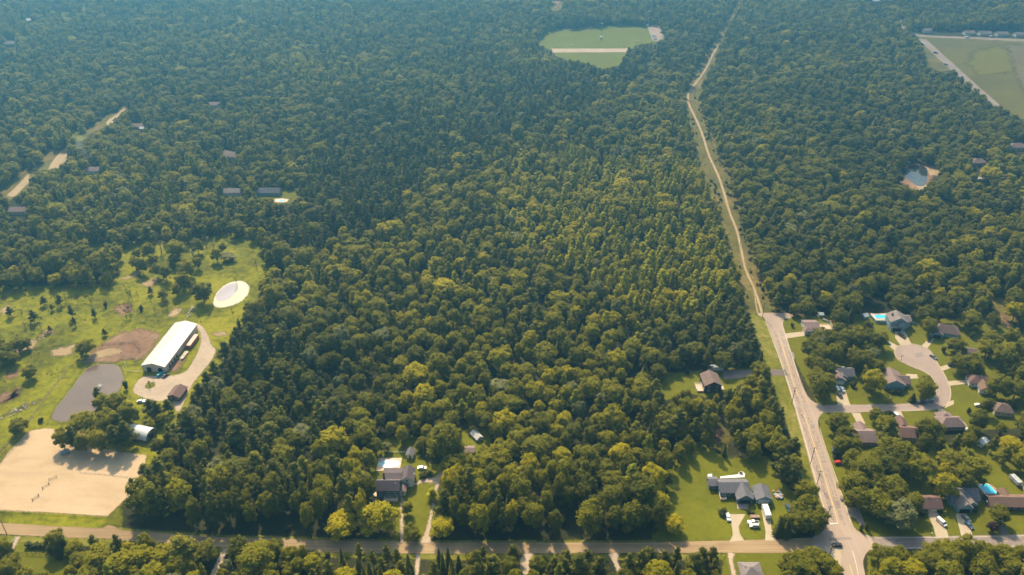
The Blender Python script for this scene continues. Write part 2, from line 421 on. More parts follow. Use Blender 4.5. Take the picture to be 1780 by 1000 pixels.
# ------------------------------------------------------------------ the ground
gv = []
gx = [-9000, -2000, -600, 0, 600, 2000, 9000]; gy = [-9000, -500, 200, 800, 1500, 3000, 9000]
for y in gy:
    for x in gx: gv.append((x, y, 0))
gf = [(r * 7 + c, r * 7 + c + 1, (r + 1) * 7 + c + 1, (r + 1) * 7 + c) for r in range(6) for c in range(6)]
tag(MB().add(gv, gf).obj('forest_ground', M['floor']), kind='structure')

# visible clearings, read off the photograph as outlines; (outline, ground material, shrink)
MEADOW = [(-60, 508), (0, 504), (52, 504), (87, 502), (196, 500), (203, 470), (209, 446), (238, 419), (262, 424), (300, 428), (345, 424), (386, 408), (452, 424), (457, 481), (436, 516), (414, 550), (402, 571), (384, 592), (378, 616), (362, 644), (338, 662), (318, 684), (314, 716), (292, 738), (264, 762), (266, 788), (238, 808), (230, 832), (219, 848), (190, 878), (192, 918), (100, 914), (0, 908), (-60, 906)]
CORR_L = [(1307, 548), (1294, 508), (1289, 478), (1276, 442), (1266, 403), (1251, 363), (1234, 330), (1224, 306), (1214, 265), (1200, 204), (1190, 170), (1195, 150), (1214, 112), (1236, 78), (1256, 44), (1276, 10), (1286, -12)]
CORR_R = [(1342, 541), (1328, 508), (1322, 482), (1309, 439), (1295, 406), (1282, 363), (1274, 330), (1265, 306), (1245, 258), (1228, 211), (1214, 170), (1221, 143), (1238, 112), (1252, 78), (1268, 41), (1286, 12), (1296, -12)]
CORR = CORR_L + CORR_R[::-1]
CLEAR = {
 'meadow': MEADOW,
 'corridor': CORR,
 'pitch': [(930, 73), (953, 56), (1015, 49), (1052, 46), (1147, 45), (1157, 66), (1140, 73), (1106, 76), (1100, 84), (956, 85)],
 'pitch2': [(958, 85), (1091, 85), (1088, 92), (1076, 112), (1045, 119), (1025, 109), (981, 102), (962, 92)],
 'field': [(1598, 62), (1780, 68), (1880, 71), (1880, 260), (1780, 207), (1737, 184), (1717, 167), (1690, 146), (1656, 119), (1601, 72)],
 'fieldcorner': [(1603, 80), (1622, 92), (1655, 119), (1640, 124), (1612, 116)],
 'rightpond': [(1562, 293), (1594, 285), (1615, 289), (1637, 295), (1634, 303), (1616, 306), (1611, 322), (1594, 326), (1572, 306)],
 'yard_a': [(656, 780), (682, 762), (706, 760), (722, 765), (722, 800), (745, 812), (776, 812), (778, 824), (768, 834), (760, 850), (752, 885), (742, 910), (740, 943), (733, 943), (722, 905), (702, 898), (703, 943), (694, 943), (697, 900), (690, 868), (655, 858), (645, 830), (655, 805)],
 'yard_g': [(806, 756), (822, 748), (846, 750), (846, 768), (830, 788), (812, 790)],
 'yard_b': [(1168, 820), (1190, 797), (1214, 774), (1233, 787), (1267, 804), (1331, 798), (1343, 833), (1385, 867), (1373, 886), (1343, 898), (1339, 938), (1202, 942), (1141, 941), (1150, 925), (1172, 880), (1168, 845)],
 'yard_c': [(1147, 655), (1190, 650), (1255, 645), (1302, 643), (1306, 655), (1290, 662), (1262, 673), (1228, 686), (1190, 677), (1153, 692)],
 'verge': [(1307, 548), (1331, 553), (1362, 646), (1379, 702), (1401, 780), (1416, 840), (1437, 902), (1430, 915), (1418, 884), (1400, 830), (1385, 780), (1370, 730), (1354, 690), (1338, 650), (1322, 600)],
 'mainroad': [(1318, 545), (1378, 545), (1380, 553), (1358, 556), (1370, 592), (1392, 657), (1403, 685), (1420, 702), (1434, 704), (1434, 717), (1424, 724), (1422, 738), (1433, 772), (1458, 840), (1474, 882), (1484, 916), (1500, 928), (1516, 933), (1506, 955), (1504, 1000), (1463, 1000), (1447, 968), (1431, 956), (1430, 935), (1437, 902), (1416, 840), (1401, 780), (1379, 702), (1362, 646), (1331, 553)],
 'gravel': [(-60, 906), (0, 908), (100, 914), (190, 919), (380, 933), (572, 938), (800, 943), (1200, 942), (1343, 937), (1420, 934), (1520, 933), (1780, 929), (1880, 928), (1880, 944), (1780, 946), (1604, 949), (1510, 955), (1430, 957), (1373, 960), (1233, 961), (900, 961), (800, 962), (572, 957), (444, 950), (380, 948), (185, 934), (101, 933), (0, 928), (-60, 926)],
 'n1': [(1356, 553), (1396, 551), (1430, 553), (1446, 566), (1450, 575), (1430, 580), (1405, 580), (1392, 592), (1388, 623), (1392, 640), (1400, 668), (1424, 698), (1418, 702), (1401, 685), (1390, 657), (1368, 590)],
 'street': [(1432, 703), (1589, 701), (1617, 696), (1628, 688), (1628, 674), (1624, 660), (1611, 648), (1583, 637), (1564, 629), (1555, 618), (1555, 606), (1564, 600), (1583, 597), (1600, 601), (1617, 607), (1628, 629), (1642, 651), (1653, 676), (1652, 696), (1642, 706), (1617, 713), (1516, 715), (1432, 716)],
 'n2': [(1444, 640), (1481, 637), (1488, 660), (1508, 690), (1516, 702), (1450, 702), (1452, 680)],
 'n3': [(1527, 612), (1541, 597), (1552, 600), (1556, 620), (1580, 640), (1610, 649), (1606, 660), (1576, 662), (1578, 685), (1534, 685), (1532, 650), (1536, 635)],
 'n4': [(1502, 545), (1522, 542), (1556, 543), (1580, 550), (1596, 560), (1597, 578), (1597, 600), (1583, 598), (1564, 600), (1548, 602), (1538, 585), (1520, 568)],
 'n5': [(1614, 570), (1640, 560), (1670, 573), (1690, 590), (1700, 612), (1686, 634), (1650, 636), (1628, 622), (1606, 600)],
 'n6': [(1645, 645), (1662, 662), (1684, 648), (1712, 650), (1716, 684), (1705, 700), (1656, 704), (1655, 676)],
 'n7': [(1471, 716), (1500, 716), (1500, 735), (1522, 742), (1523, 772), (1497, 772), (1490, 745)],
 'n8': [(1550, 715), (1572, 716), (1592, 735), (1592, 764), (1577, 760), (1562, 738)],
 'n9': [(1625, 712), (1660, 718), (1686, 742), (1682, 749), (1637, 747), (1636, 730)],
 'n9b': [(1733, 706), (1752, 704), (1760, 722), (1735, 722)],
 'n10': [(1424, 726), (1433, 724), (1438, 745), (1444, 775), (1462, 782), (1464, 806), (1462, 830), (1480, 878), (1474, 884), (1456, 838), (1432, 772)],
 'n11': [(1474, 884), (1494, 884), (1506, 905), (1525, 922), (1552, 928), (1596, 920), (1592, 895), (1590, 863), (1636, 860), (1645, 872), (1648, 850), (1697, 849), (1703, 842), (1725, 842), (1735, 862), (1790, 862), (1880, 862), (1880, 932), (1780, 930), (1632, 933), (1516, 934), (1500, 928), (1484, 916)],
 'n11b': [(1575, 836), (1616, 836), (1615, 858), (1590, 860), (1580, 850)],
 'n12': [(1598, 812), (1610, 812), (1610, 830), (1598, 828)],
 'n13': [(1756, 826), (1770, 824), (1780, 850), (1768, 852)],
 'n14': [(1448, 777), (1464, 777), (1464, 808), (1452, 808)],
 's1': [(20, 936), (96, 944), (98, 960), (100, 1000), (40, 1000), (44, 965), (18, 962)],
 's2': [(384, 953), (392, 953), (376, 1000), (360, 1000)],
 's3': [(718, 962), (732, 962), (728, 1000), (716, 1000)],
 's4': [(903, 960), (926, 960), (920, 1000), (903, 1000)],
 's5': [(1056, 960), (1074, 960), (1088, 1000), (1076, 1000)],
 's6': [(1262, 961), (1374, 963), (1348, 975), (1345, 1000), (1268, 1000)],
 's7': [(1436, 968), (1446, 970), (1454, 986), (1444, 980)],
 'l_road': [(70, 296), (90, 294), (116, 274), (114, 258), (84, 262), (68, 280)],
 'l_road2': [(2, 350), (30, 338), (50, 318), (54, 292), (42, 292), (26, 312), (4, 328)],
 'l_road3': [(142, 232), (178, 205), (221, 182), (224, 186), (196, 208), (190, 216), (150, 236)],
 'l_h1': [(228, 213), (252, 213), (252, 227), (236, 227)],
 'l_h2': [(362, 180), (388, 180), (386, 188), (362, 188)],
 'l_h3': [(384, 262), (412, 262), (410, 276), (394, 276)],
 'l_h4': [(385, 330), (422, 332), (420, 341), (385, 342)],
 'l_h5': [(446, 330), (492, 328), (516, 342), (508, 350), (486, 352), (472, 344), (450, 342)],
 'l_h6': [(150, 292), (172, 292), (182, 296), (178, 304), (152, 301)],
 'l_h7': [(26, 367), (46, 364), (46, 373), (4, 378), (0, 368)],
 'l_h8': [(4, 74), (30, 73), (28, 81), (4, 82)],
 'l_h9': [(46, 34), (58, 34), (56, 40), (46, 40)],
 'l_h10': [(134, 400), (176, 430), (165, 440), (128, 408)],
 'r_h1': [(1690, 280), (1712, 280), (1712, 288), (1690, 290)],
 'r_h2': [(1754, 248), (1790, 248), (1790, 264), (1760, 260)],
 'r_h3': [(1698, 309), (1716, 309), (1716, 316), (1698, 316)],
 'r_h4': [(1738, 296), (1748, 296), (1748, 314), (1738, 314)],
 'r_g': [(1770, 325), (1800, 330), (1800, 355), (1776, 345)],
 'r_road': [(1554, 28), (1562, 28), (1578, 50), (1584, 60), (1600, 62), (1780, 68), (1880, 70), (1880, 52), (1780, 54), (1700, 52), (1650, 54), (1600, 54), (1575, 50)],
 'r_h5': [(1512, 0), (1532, 0), (1532, 6), (1514, 7)],
 'cut1': [(958, 0), (980, 0), (972, 18), (960, 18)],
 'l_p1': [(104, 20), (124, 18), (126, 30), (110, 34)],
 'l_p2': [(300, 112), (316, 104), (320, 110), (304, 122)],
 'l_p3': [(138, 14), (150, 4), (148, 18)],
 'l_p4': [(412, 26), (422, 26), (420, 36), (412, 36)],
 'l_p5': [(120, 232), (142, 226), (146, 240), (128, 248)],
 'r_track': [(1730, 520), (1736, 520), (1760, 560), (1752, 560)],
 'hole': [(737, 626), (744, 626), (745, 641), (738, 641)],
 'b_gap': [(1236, 745), (1262, 740), (1268, 750), (1250, 775), (1238, 775)],
}
def clr_ground(key, mat, z, **k):
    P = GP(CLEAR[key]); nm = k.pop('name', 'lawn')
    return sheet_soft(nm, P, M[mat], z, **k)
clr_ground('meadow', 'meadow', .01, name='meadow', cell=2, grow=6, margin=5)
clr_ground('corridor', 'scrub', .01, name='power_line_clearing_ground', cell=3, grow=4, margin=5)
clr_ground('field', 'field', .012, name='crop_field', cell=6, grow=3, margin=5)
clr_ground('fieldcorner', 'scrub', .008, name='rough_ground', cell=4, grow=3)
clr_ground('pitch', 'pitch', .01, name='sports_field', cell=4, grow=4)
clr_ground('pitch2', 'pitch', .012, name='sports_field', cell=4, grow=4)
for k_, mt in (('yard_a', 'lawnlight'), ('yard_g', 'lawnlight'), ('yard_b', 'lawnlight'), ('yard_c', 'lawnlight')): clr_ground(k_, mt, .01, grow=3)
clr_ground('verge', 'verge', .012, name='road_verge', cell=1.5, grow=2)
sheet_soft('lawn', GP([(1356, 553), (1500, 548), (1720, 560), (1800, 600), (1800, 700), (1800, 740), (1690, 745), (1480, 745), (1440, 735), (1424, 726), (1424, 700), (1368, 590)]), M['lawn'], .010, cell=2.5, grow=2)
sheet_soft('lawn', GP([(1424, 722), (1445, 740), (1600, 770), (1800, 780), (1800, 880), (1880, 932), (1516, 936), (1484, 922), (1430, 770)]), M['lawn'], .012, cell=2.5, grow=1)
sheet_soft('lawn', GP([(0, 932), (100, 938), (130, 945), (130, 1030), (0, 1030), (-50, 1000), (-50, 930)]), M['lawn'], .012, cell=2, grow=1)
sheet_soft('lawn', GP([(1262, 962), (1430, 960), (1460, 990), (1465, 1030), (1250, 1030)]), M['lawn'], .012, cell=2, grow=1)
sheet_soft('lawn', GP([(1506, 958), (1800, 950), (1800, 1030), (1506, 1030)]), M['lawn'], .012, cell=2.5, grow=0)
sheet_soft('road_verge', GP([(190, 918), (380, 931), (572, 936), (800, 941), (1141, 940), (1141, 945), (800, 948), (380, 938), (185, 924)]), M['verge'], .014, cell=1.2, grow=1)
sheet_soft('road_verge', GP([(-40, 927), (101, 933), (185, 934), (380, 949), (572, 958), (800, 962), (1262, 961), (1262, 975), (800, 976), (380, 965), (101, 948), (-40, 940)]), M['verge'], .014, cell=1.2, grow=0)
clr_ground('r_g', 'meadow', .01, name='pasture', cell=3, grow=5)
clr_ground('l_road3', 'scrub', .01, name='pasture', cell=4, grow=2)
clr_ground('l_road2', 'scrub', .01, name='pasture', cell=3, grow=6)
for k_ in ('l_h1', 'l_h2', 'l_h3', 'l_h4', 'l_h5', 'l_h6', 'l_h7', 'l_h10', 'b_gap', 'hole', 'cut1', 'r_track', 'l_road', 'l_p1', 'l_p2', 'l_p3', 'l_p4', 'l_p5'):
    clr_ground(k_, 'scrub' if k_ in ('b_gap', 'r_track', 'cut1', 'l_road') else 'lawn', .008, name='yard_ground', cell=3, grow=4)

# meadow features
DIRT = [(136, 634), (158, 610), (180, 594), (200, 582), (214, 572), (228, 576), (246, 566), (262, 574), (284, 576), (274, 594), (262, 615), (246, 628), (214, 626), (196, 634), (176, 630)]
sheet_soft('paddock_dirt', chaikin(GP(DIRT), 1), M['dirt'], .03, cell=1.2, margin=5)
sheet_soft('paddock_sand', chaikin(GP([(136, 628), (168, 608), (196, 602), (214, 604), (222, 610), (200, 619), (165, 626)]), 1), M['paledirt'], .034, cell=1.2, margin=4)
for P_ in ([(246, 494), (268, 484), (277, 486), (262, 498)], [(292, 550), (304, 536), (312, 538), (306, 550)], [(200, 535), (224, 526), (232, 540), (210, 548)], [(2, 540), (14, 532), (16, 541), (6, 545)],
           [(372, 580), (388, 576), (392, 582), (376, 585)], [(6, 700), (30, 674), (36, 680), (18, 698)], [(90, 610), (130, 600), (120, 618), (92, 618)], [(8, 652), (30, 644), (32, 652), (12, 660)], [(-4, 690), (24, 678), (30, 688), (4, 702)],
           [(62, 585), (86, 572), (92, 580), (70, 592)], [(210, 486), (240, 474), (232, 482)], [(10, 610), (60, 590), (64, 600), (20, 622)]):
    sheet_soft('bare_patch', GP(P_), M['dirt' if P_[0][0] in (6, 200, 8, -4) else 'paledirt'], .026, cell=1.2, margin=7, grow=1.5)
sheet_soft('arena_sand', (GP([(-60, 806), (0, 806), (10, 790), (30, 770), (42, 755), (54, 748), (80, 744), (150, 750), (170, 778), (256, 791), (250, 824), (238, 850), (196, 890), (186, 899), (100, 893), (0, 889), (-60, 887)])), M['sand'], .03, cell=1.5, margin=2.5)
_r = random.Random(3)
POND = chaikin(GP([(156, 636), (178, 633), (200, 633), (212, 644), (214, 660), (208, 678), (190, 700), (150, 722), (116, 733), (98, 734), (87, 724), (100, 706), (122, 680), (136, 658)]), 2)
POND = chaikin([(a_ + _r.uniform(-.7, .7), b_ + _r.uniform(-.7, .7)) for a_, b_ in POND], 1)
sheet_soft('pond_bank', POND, M['verge'], .028, cell=1.2, margin=2, grow=1.2)
sheet_poly('pond_water', POND, M['pond'], .05)
WP = chaikin(GP([(367, 533), (374, 510), (389, 495), (408, 488), (424, 488), (436, 498), (432, 513), (418, 527), (386, 537)]), 2)
sheet_soft('sand_pond_bank', WP, M['whitesand'], .03, cell=1.0, margin=2)
sheet_poly('shallow_pond_water', chaikin(GP([(374, 522), (377, 510), (390, 497), (414, 490), (413, 503), (404, 516), (386, 525)]), 2), M['pond_pale'], .06)
DRV = GP([(343, 562), (352, 566), (362, 580), (368, 600), (378, 608), (368, 628), (352, 647), (332, 672), (316, 712), (307, 719), (301, 707), (297, 690), (284, 699), (262, 697), (244, 690), (228, 682), (236, 664), (250, 652), (294, 654), (322, 648), (334, 630), (346, 606), (350, 584), (340, 568)])
sheet_soft('gravel_driveway', chaikin(DRV, 1), M['drive'], .03, cell=1.0, margin=2)
ic = G(261, 670)
sheet_soft('grass_island', [(ic[0] + 3.2 * math.cos(a / 10 * math.pi), ic[1] + 3.2 * math.sin(a / 10 * math.pi)) for a in range(20)], M['lawn'], .045, cell=.6, margin=1.5)
sheet_soft('pen_ground', GP([(292, 634), (314, 620), (326, 622), (308, 648), (292, 648)]), M['dirt'], .035, cell=1, margin=1)
ribbon('mown_path', GP([(-10, 800), (40, 750), (80, 690), (120, 640)]), 1.2, M['paledirt'], .024, soft=True)

# roads -----------------------------------------------------------------
GRV = GP([(-80, 903), (0, 908.5), (101, 914.5), (179, 918), (187, 912), (200, 915), (208, 921), (380, 933), (572, 938.5), (800, 943), (1130, 942.5), (1274, 939), (1343, 937), (1411, 934), (1431, 932), (1431, 957), (1373, 962), (1233, 962), (900, 963), (800, 964), (572, 961), (444, 954), (380, 952), (240, 943), (185, 937), (101, 935), (50, 932), (0, 929), (-80, 924)])
sheet_soft('gravel_road', GRV, M['gravel'], .03, cell=1.2, margin=1.2)
ER = GP([(1425, 938), (1460, 934), (1520, 933), (1632, 932), (1780, 929), (1900, 927), (1900, 950), (1780, 952), (1604, 954.5), (1506, 957), (1425, 959)])
sheet_poly('paved_cross_road', ER, M['eastroad'], .038)
MR = chaikin(GP([(1317, 544), (1345, 544), (1378, 545), (1379, 553), (1358, 556), (1368, 590), (1390, 657), (1401, 685), (1412, 699), (1432, 704), (1432, 717), (1424, 723), (1421, 738), (1433, 776), (1456, 840), (1472, 882), (1482, 914), (1492, 925), (1514, 933), (1520, 950), (1506, 961), (1501, 972), (1500, 980), (1504, 1000), (1516, 1060), (1478, 1060), (1463, 1000), (1461, 989), (1447, 968), (1431, 956), (1412, 957), (1411, 934), (1428, 926), (1437, 914), (1437, 902), (1416, 840), (1401, 780), (1379, 702), (1362, 646), (1331, 553), (1318, 549)]), 1)
sheet_poly('paved_road', MR, M['asphalt'], .046)
ST = chaikin(GP([(1426, 704), (1477, 704), (1589, 702), (1617, 697), (1627, 688), (1628, 674), (1624, 660), (1611, 648), (1583, 637), (1564, 629), (1555, 618), (1555, 606), (1564, 600), (1583, 597.5), (1600, 601), (1617, 608), (1628, 629), (1642, 651), (1653, 676), (1652, 696), (1642, 707), (1617, 714), (1516, 716), (1471, 718), (1426, 717)]), 1)
sheet_poly('residential_street', ST, M['street'], .040)
# concrete kerb round the street
ribbon('street_kerb', [p for p in ST[6:-6]], .5, M['concrete'], .12)
sheet_poly('concrete_patch', GP([(1431, 950), (1462, 949), (1462, 1000), (1460, 986), (1447, 968), (1434, 957)]), M['concrete'], .052)
def paint(pts, wd, mat, name='road_markings'): ribbon(name, GP(pts), wd, M[mat], .066)
paint([(1356, 590), (1380, 668), (1387, 690)], .30, 'yellow')
paint([(1398, 720), (1417, 780), (1440, 852), (1457, 910)], .34, 'yellow')
paint([(1477, 982), (1482, 1000), (1486, 1014)], .34, 'yellow')
paint([(1331, 560), (1365, 650), (1382, 705), (1404, 782), (1420, 842), (1437, 896)], .16, 'whitepaint')
paint([(1359, 562), (1371, 600), (1388, 655)], .16, 'whitepaint')
paint([(1425, 745), (1436, 782), (1459, 845), (1479, 908)], .16, 'whitepaint')
paint([(1437, 911), (1456, 910)], .6, 'whitepaint')
paint([(1482, 958), (1487, 975), (1492, 1000), (1496, 1016)], .18, 'whitepaint')
paint([(1520, 935.5), (1640, 934.5), (1790, 931.5)], .16, 'whitepaint')
paint([(1512, 955), (1604, 952.5), (1790, 949.5)], .16, 'whitepaint')
paint([(1738, 941.2), (1752, 941)], .2, 'yellow'); paint([(1560, 943), (1574, 942.7)], .2, 'yellow'); paint([(1640, 942.3), (1654, 942)], .2, 'yellow')
for pts_ in ([(1372, 612), (1379, 612), (1382, 624), (1375, 624)], [(1408, 738), (1416, 738), (1417, 744), (1409, 744)], [(1449, 870), (1458, 870), (1462, 884), (1453, 884)], [(1440, 936), (1478, 934), (1482, 938), (1442, 940)], [(1590, 615), (1602, 613), (1606, 620), (1593, 622)]):
    sheet_poly('road_patch', GP(pts_), M['eastroad'], .062)
paint([(1462, 921), (1474, 946), (1478, 960)], .12, 'tar', 'tar_seam'); paint([(1430, 800), (1440, 834), (1452, 870)], .14, 'tar', 'tar_seam'); paint([(1350, 560), (1362, 600), (1376, 642)], .14, 'tar', 'tar_seam')
paint([(1560, 612), (1590, 628), (1622, 640), (1638, 670), (1634, 700)], .14, 'tar', 'tar_seam'); paint([(1436, 710), (1520, 709), (1610, 706)], .12, 'tar', 'tar_seam')
for off in (-8.5, -4.5, 5.5, 10.5):
    ribbon('tyre_wear', GP([(1352 + off * .7, 575), (1381 + off * .8, 668), (1404 + off * .9, 738), (1417 + off, 780), (1440 + off, 852), (1458 + off, 912)]), .9, M['wear'], .050, soft=True)
for off in (938.5, 941, 946, 949): ribbon('tyre_wear', GP([(1500, off), (1640, off - 1), (1800, off - 2.5)]), .7, M['wear'], .0445, soft=True)
# manhole patch on the street
sheet_poly('road_patch', GP([(1552, 707), (1558, 707), (1559, 710.5), (1553, 710.5)]), M['darkdrive'], .06)

def drive(pts, mat='concrete', soft=False, name='driveway', z=.05, sm=0):
    P = chaikin(GP(pts), sm) if sm else GP(pts)
    if soft: sheet_soft(name, P, M[mat], z, cell=1, margin=1.2)
    else: sheet_poly(name, P, M[mat], z)
drive([(1364, 580), (1394, 577), (1396, 571), (1402, 576), (1398, 584), (1385, 586), (1366, 589)])
drive([(1378, 545), (1426, 545), (1427, 549), (1379, 550)], 'paledirt', True)
drive([(1451, 674), (1468, 672), (1477, 702), (1479, 705), (1456, 705)])
drive([(1555, 576), (1573, 576), (1583, 596), (1586, 599), (1566, 601), (1556, 588)])
drive([(1536, 592), (1542, 592), (1560, 601), (1556, 610), (1550, 606)])
drive([(1614, 590), (1626, 588), (1612, 606), (1602, 601)])
drive([(1575, 650), (1594, 651), (1596, 658), (1575, 659)], z=.042)
drive([(1634, 638), (1654, 632), (1658, 638), (1638, 645)])
drive([(1646, 663), (1684, 660), (1684, 667), (1649, 671)])
drive([(1647, 698), (1658, 696), (1658, 703), (1642, 710)])
drive([(1480, 718), (1495, 718), (1504, 736), (1500, 744), (1493, 742)])
drive([(1554, 714), (1566, 715), (1575, 734), (1568, 737)])
drive([(1630, 711), (1638, 710), (1652, 722), (1640, 736), (1634, 730)])
drive([(1613, 896), (1630, 892), (1640, 908), (1648, 929), (1648, 934), (1627, 934), (1622, 915)])
drive([(1661, 893), (1680, 893), (1690, 930), (1671, 932)], 'concrete')
drive([(1735, 903), (1742, 903), (1755, 930), (1740, 931)], 'darkdrive')
drive([(1473, 883), (1493, 882), (1504, 912), (1496, 916), (1488, 902), (1478, 898)], 'street')
drive([(1268, 894), (1296, 894), (1284, 915), (1286, 928), (1294, 940), (1268, 942), (1274, 930), (1272, 915)])
drive([(1322, 880), (1338, 880), (1341, 920), (1350, 940), (1330, 940), (1331, 925)])
drive([(1281, 873), (1301, 873), (1300, 885), (1281, 885)], 'street', z=.06)
drive([(1335, 645), (1361, 645), (1363, 650), (1336, 651)], 'darkdrive', True)
drive([(1256, 644), (1306, 643), (1310, 652), (1290, 657), (1258, 660)], 'street', False)
drive([(695, 860), (702, 860), (703, 945), (694, 945)], 'drive', True, 'footpath')
drive([(716, 843), (733, 832), (757, 828), (768, 812), (784, 810), (786, 822), (766, 838), (752, 900), (748, 930), (752, 945), (728, 946), (738, 925), (746, 895), (756, 840), (735, 840), (718, 846)], 'drive', True)
drive([(28, 931), (38, 931), (24, 958), (14, 958)], 'drive', True)
drive([(387, 953), (398, 953), (378, 1004), (362, 1004)], 'drive', True)
drive([(722, 962), (732, 963), (728, 1010), (718, 1010)], 'drive', True)
drive([(903, 962), (930, 961), (921, 975), (921, 1010), (902, 1010)], 'drive', True)
drive([(1054, 962), (1080, 960), (1074, 975), (1092, 1012), (1078, 1012), (1066, 980)], 'drive', True)
drive([(1263, 960), (1280, 961), (1275, 972), (1283, 1010), (1272, 1010)], 'drive', True)
drive([(1776, 952), (1800, 952), (1800, 1010), (1768, 1010), (1773, 985)], 'street')
# far tracks
ribbon('sandy_track', GP([(1325, 546), (1312, 502), (1295, 469), (1289, 436), (1281, 399), (1269, 373), (1258, 333), (1248, 303), (1231, 269), (1222, 235), (1207, 201), (1195, 177), (1197, 160), (1214, 139), (1228, 119), (1238, 96), (1248, 80)]), (2.0, 3.0), M['trail'], .035, soft=True)
ribbon('sandy_track', GP([(1318, 546), (1314, 530), (1312, 512), (1309, 495)]), 1.4, M['trail'], .033, soft=True)
ribbon('sandy_track', GP([(1232, 79), (1251, 78.5)]), 4, M['trail'], .037, soft=True)
ribbon('far_road', GP([(1602, 68), (1628, 92), (1660, 121), (1700, 158), (1740, 192), (1780, 225)]), 11, M['eastroad'], .04)
ribbon('far_road', GP([(1550, 20), (1564, 38), (1580, 57), (1597, 63), (1680, 66), (1780, 70.5), (1900, 75)]), 10, M['eastroad'], .044)
sheet_poly('gravel_track', GP([(956, 85), (1091, 84.5), (1090, 91), (957, 91.5)]), M['drive'], .04)
sheet_poly('car_park', GP([(1125, 46), (1146, 45.5), (1155, 66), (1141, 72), (1134, 70)]), M['street'], .04)
sheet_soft('field_patch', GP([(1690, 88), (1740, 80), (1772, 96), (1765, 125), (1700, 132), (1680, 110)]), M['yellowfield'], .03, cell=5, margin=30, grow=3)
sheet_soft('field_patch', GP([(1745, 76), (1880, 80), (1880, 240), (1780, 175), (1760, 130)]), M['dirtfield'], .034, cell=6, margin=20)
for d_ in (): ribbon('tractor_line', GP([(1615 + d_, 72), (1700 + d_, 146), (1790 + d_, 226)]), 2.2, M['paledirt'], .04, soft=True)
sheet_soft('baseball_dirt', GP([(1012, 51), (1024, 49), (1034, 51), (1024, 53)]), M['paledirt'], .03, cell=4)
sheet_soft('dirt_track', GP([(86, 294), (94, 280), (110, 260), (118, 262), (115, 276), (98, 294)]), M['trail'], .03, cell=2, margin=2, grow=1.5)
sheet_soft('dirt_track', GP([(14, 340), (40, 314), (50, 302), (48, 318), (24, 342)]), M['trail'], .03, cell=2, margin=2, grow=1)
sheet_soft('dirt_track', GP([(186, 214), (192, 207), (200, 203), (221, 184), (225, 187), (200, 210), (190, 219)]), M['trail'], .03, cell=2, margin=2, grow=1.5)
sheet_soft('dirt_track', GP([(960, 2), (976, 0), (970, 16), (962, 16)]), M['dirt'], .03, cell=5)
sheet_soft('sandy_bank', chaikin(GP([(1556, 290), (1594, 282), (1612, 286), (1640, 294), (1634, 306), (1620, 306), (1616, 330), (1590, 332), (1566, 322)]), 1), M['dirt'], .03, cell=2, grow=1)
sheet_soft('sandy_bank', GP([(1606, 288), (1636, 295), (1630, 304), (1616, 306), (1612, 296)]), M['trail'], .036, cell=2)
sheet_soft('sandy_bank', GP([(1592, 322), (1612, 322), (1608, 338), (1600, 336)]), M['trail'], .036, cell=2)
sheet_poly('woodland_pond_water', chaikin(GP([(1562, 295), (1580, 289), (1598, 287), (1610, 291), (1613, 300), (1610, 323), (1596, 325), (1578, 312)]), 2), M['pond_dark'], .05)
sheet_soft('clearing_dirt', GP([(1240, 744), (1262, 742), (1252, 772), (1240, 772)]), M['dirt'], .03, cell=1.5, margin=3)
sheet_soft('clearing_dirt', GP([(1736, 540), (1750, 545), (1762, 580), (1752, 578)]), M['dirt'], .03, cell=1.5, margin=3)

# ------------------------------------------------------------------ buildings
LANDMARKS = []
WIN = {}
def win_mesh(w_, h_):
    k = (round(w_, 1), round(h_, 1))
    if k not in WIN:
        f = MB()
        t_ = .12
        f.box((0, 0, h_ / 2 - t_ / 2), (w_, .12, t_)); f.box((0, 0, -h_ / 2 + t_ / 2), (w_, .12, t_))
        f.box((-w_ / 2 + t_ / 2, 0, 0), (t_, .12, h_ - 2 * t_)); f.box((w_ / 2 - t_ / 2, 0, 0), (t_, .12, h_ - 2 * t_))
        p = MB().box((0, .01, 0), (w_ - 2 * t_, .06, h_ - 2 * t_))
        WIN[k] = (f.mesh('window', M['trimwhite']), p.mesh('pane', M['glass']))
    return WIN[k]
def window(par, x, y, z, w_=1.2, h_=1.3, rz=0):
    a, b = win_mesh(w_, h_)
    o = link('window', a, par); o.location = (x, y, z); o.rotation_euler = (0, 0, rz)
    link('pane', b, o)
def roof_mesh(mb, cx, y0, w_, d_, h, rh, ridge, typ, oh=.45, th=.18):
    y1 = y0 + d_
    if ridge == 'x':
        a0, a1 = cx - w_ / 2 - oh, cx + w_ / 2 + oh; hw = d_ / 2; c = (y0 + y1) / 2
    else:
        a0, a1 = y0 - oh, y1 + oh; hw = w_ / 2; c = cx
    sl = rh / hw
    ze = h - sl * oh; zr = h + rh
    hip = min(hw, (a1 - a0) / 2 - .3) if typ == 'hip' else 0
    def P(a, b, z): return (a, c + b, z) if ridge == 'x' else (c - b, a, z)
    e = hw + oh
    for dz in (0,):
        v = [P(a0, -e, ze), P(a1, -e, ze), P(a1, e, ze), P(a0, e, ze), P(a0 + hip, 0, zr), P(a1 - hip, 0, zr)]
        u = [(x, y, z + th) for x, y, z in v]
        f = [(0, 1, 5, 4), (2, 3, 4, 5), (3, 0, 4), (1, 2, 5)] if typ == 'hip' else [(0, 1, 5, 4), (2, 3, 4, 5)]
        n = 6
        allv = v + u
        ff = [tuple(i + n for i in q) for q in f] + [q[::-1] for q in f]
        rim = [(0, 1), (1, 2), (2, 3), (3, 0)] if typ == 'hip' else [(0, 1), (1, 5), (5, 2), (2, 3), (3, 4), (4, 0)]
        ff += [(a, b, b + n, a + n) for a, b in rim]
        mb.add(allv, ff)
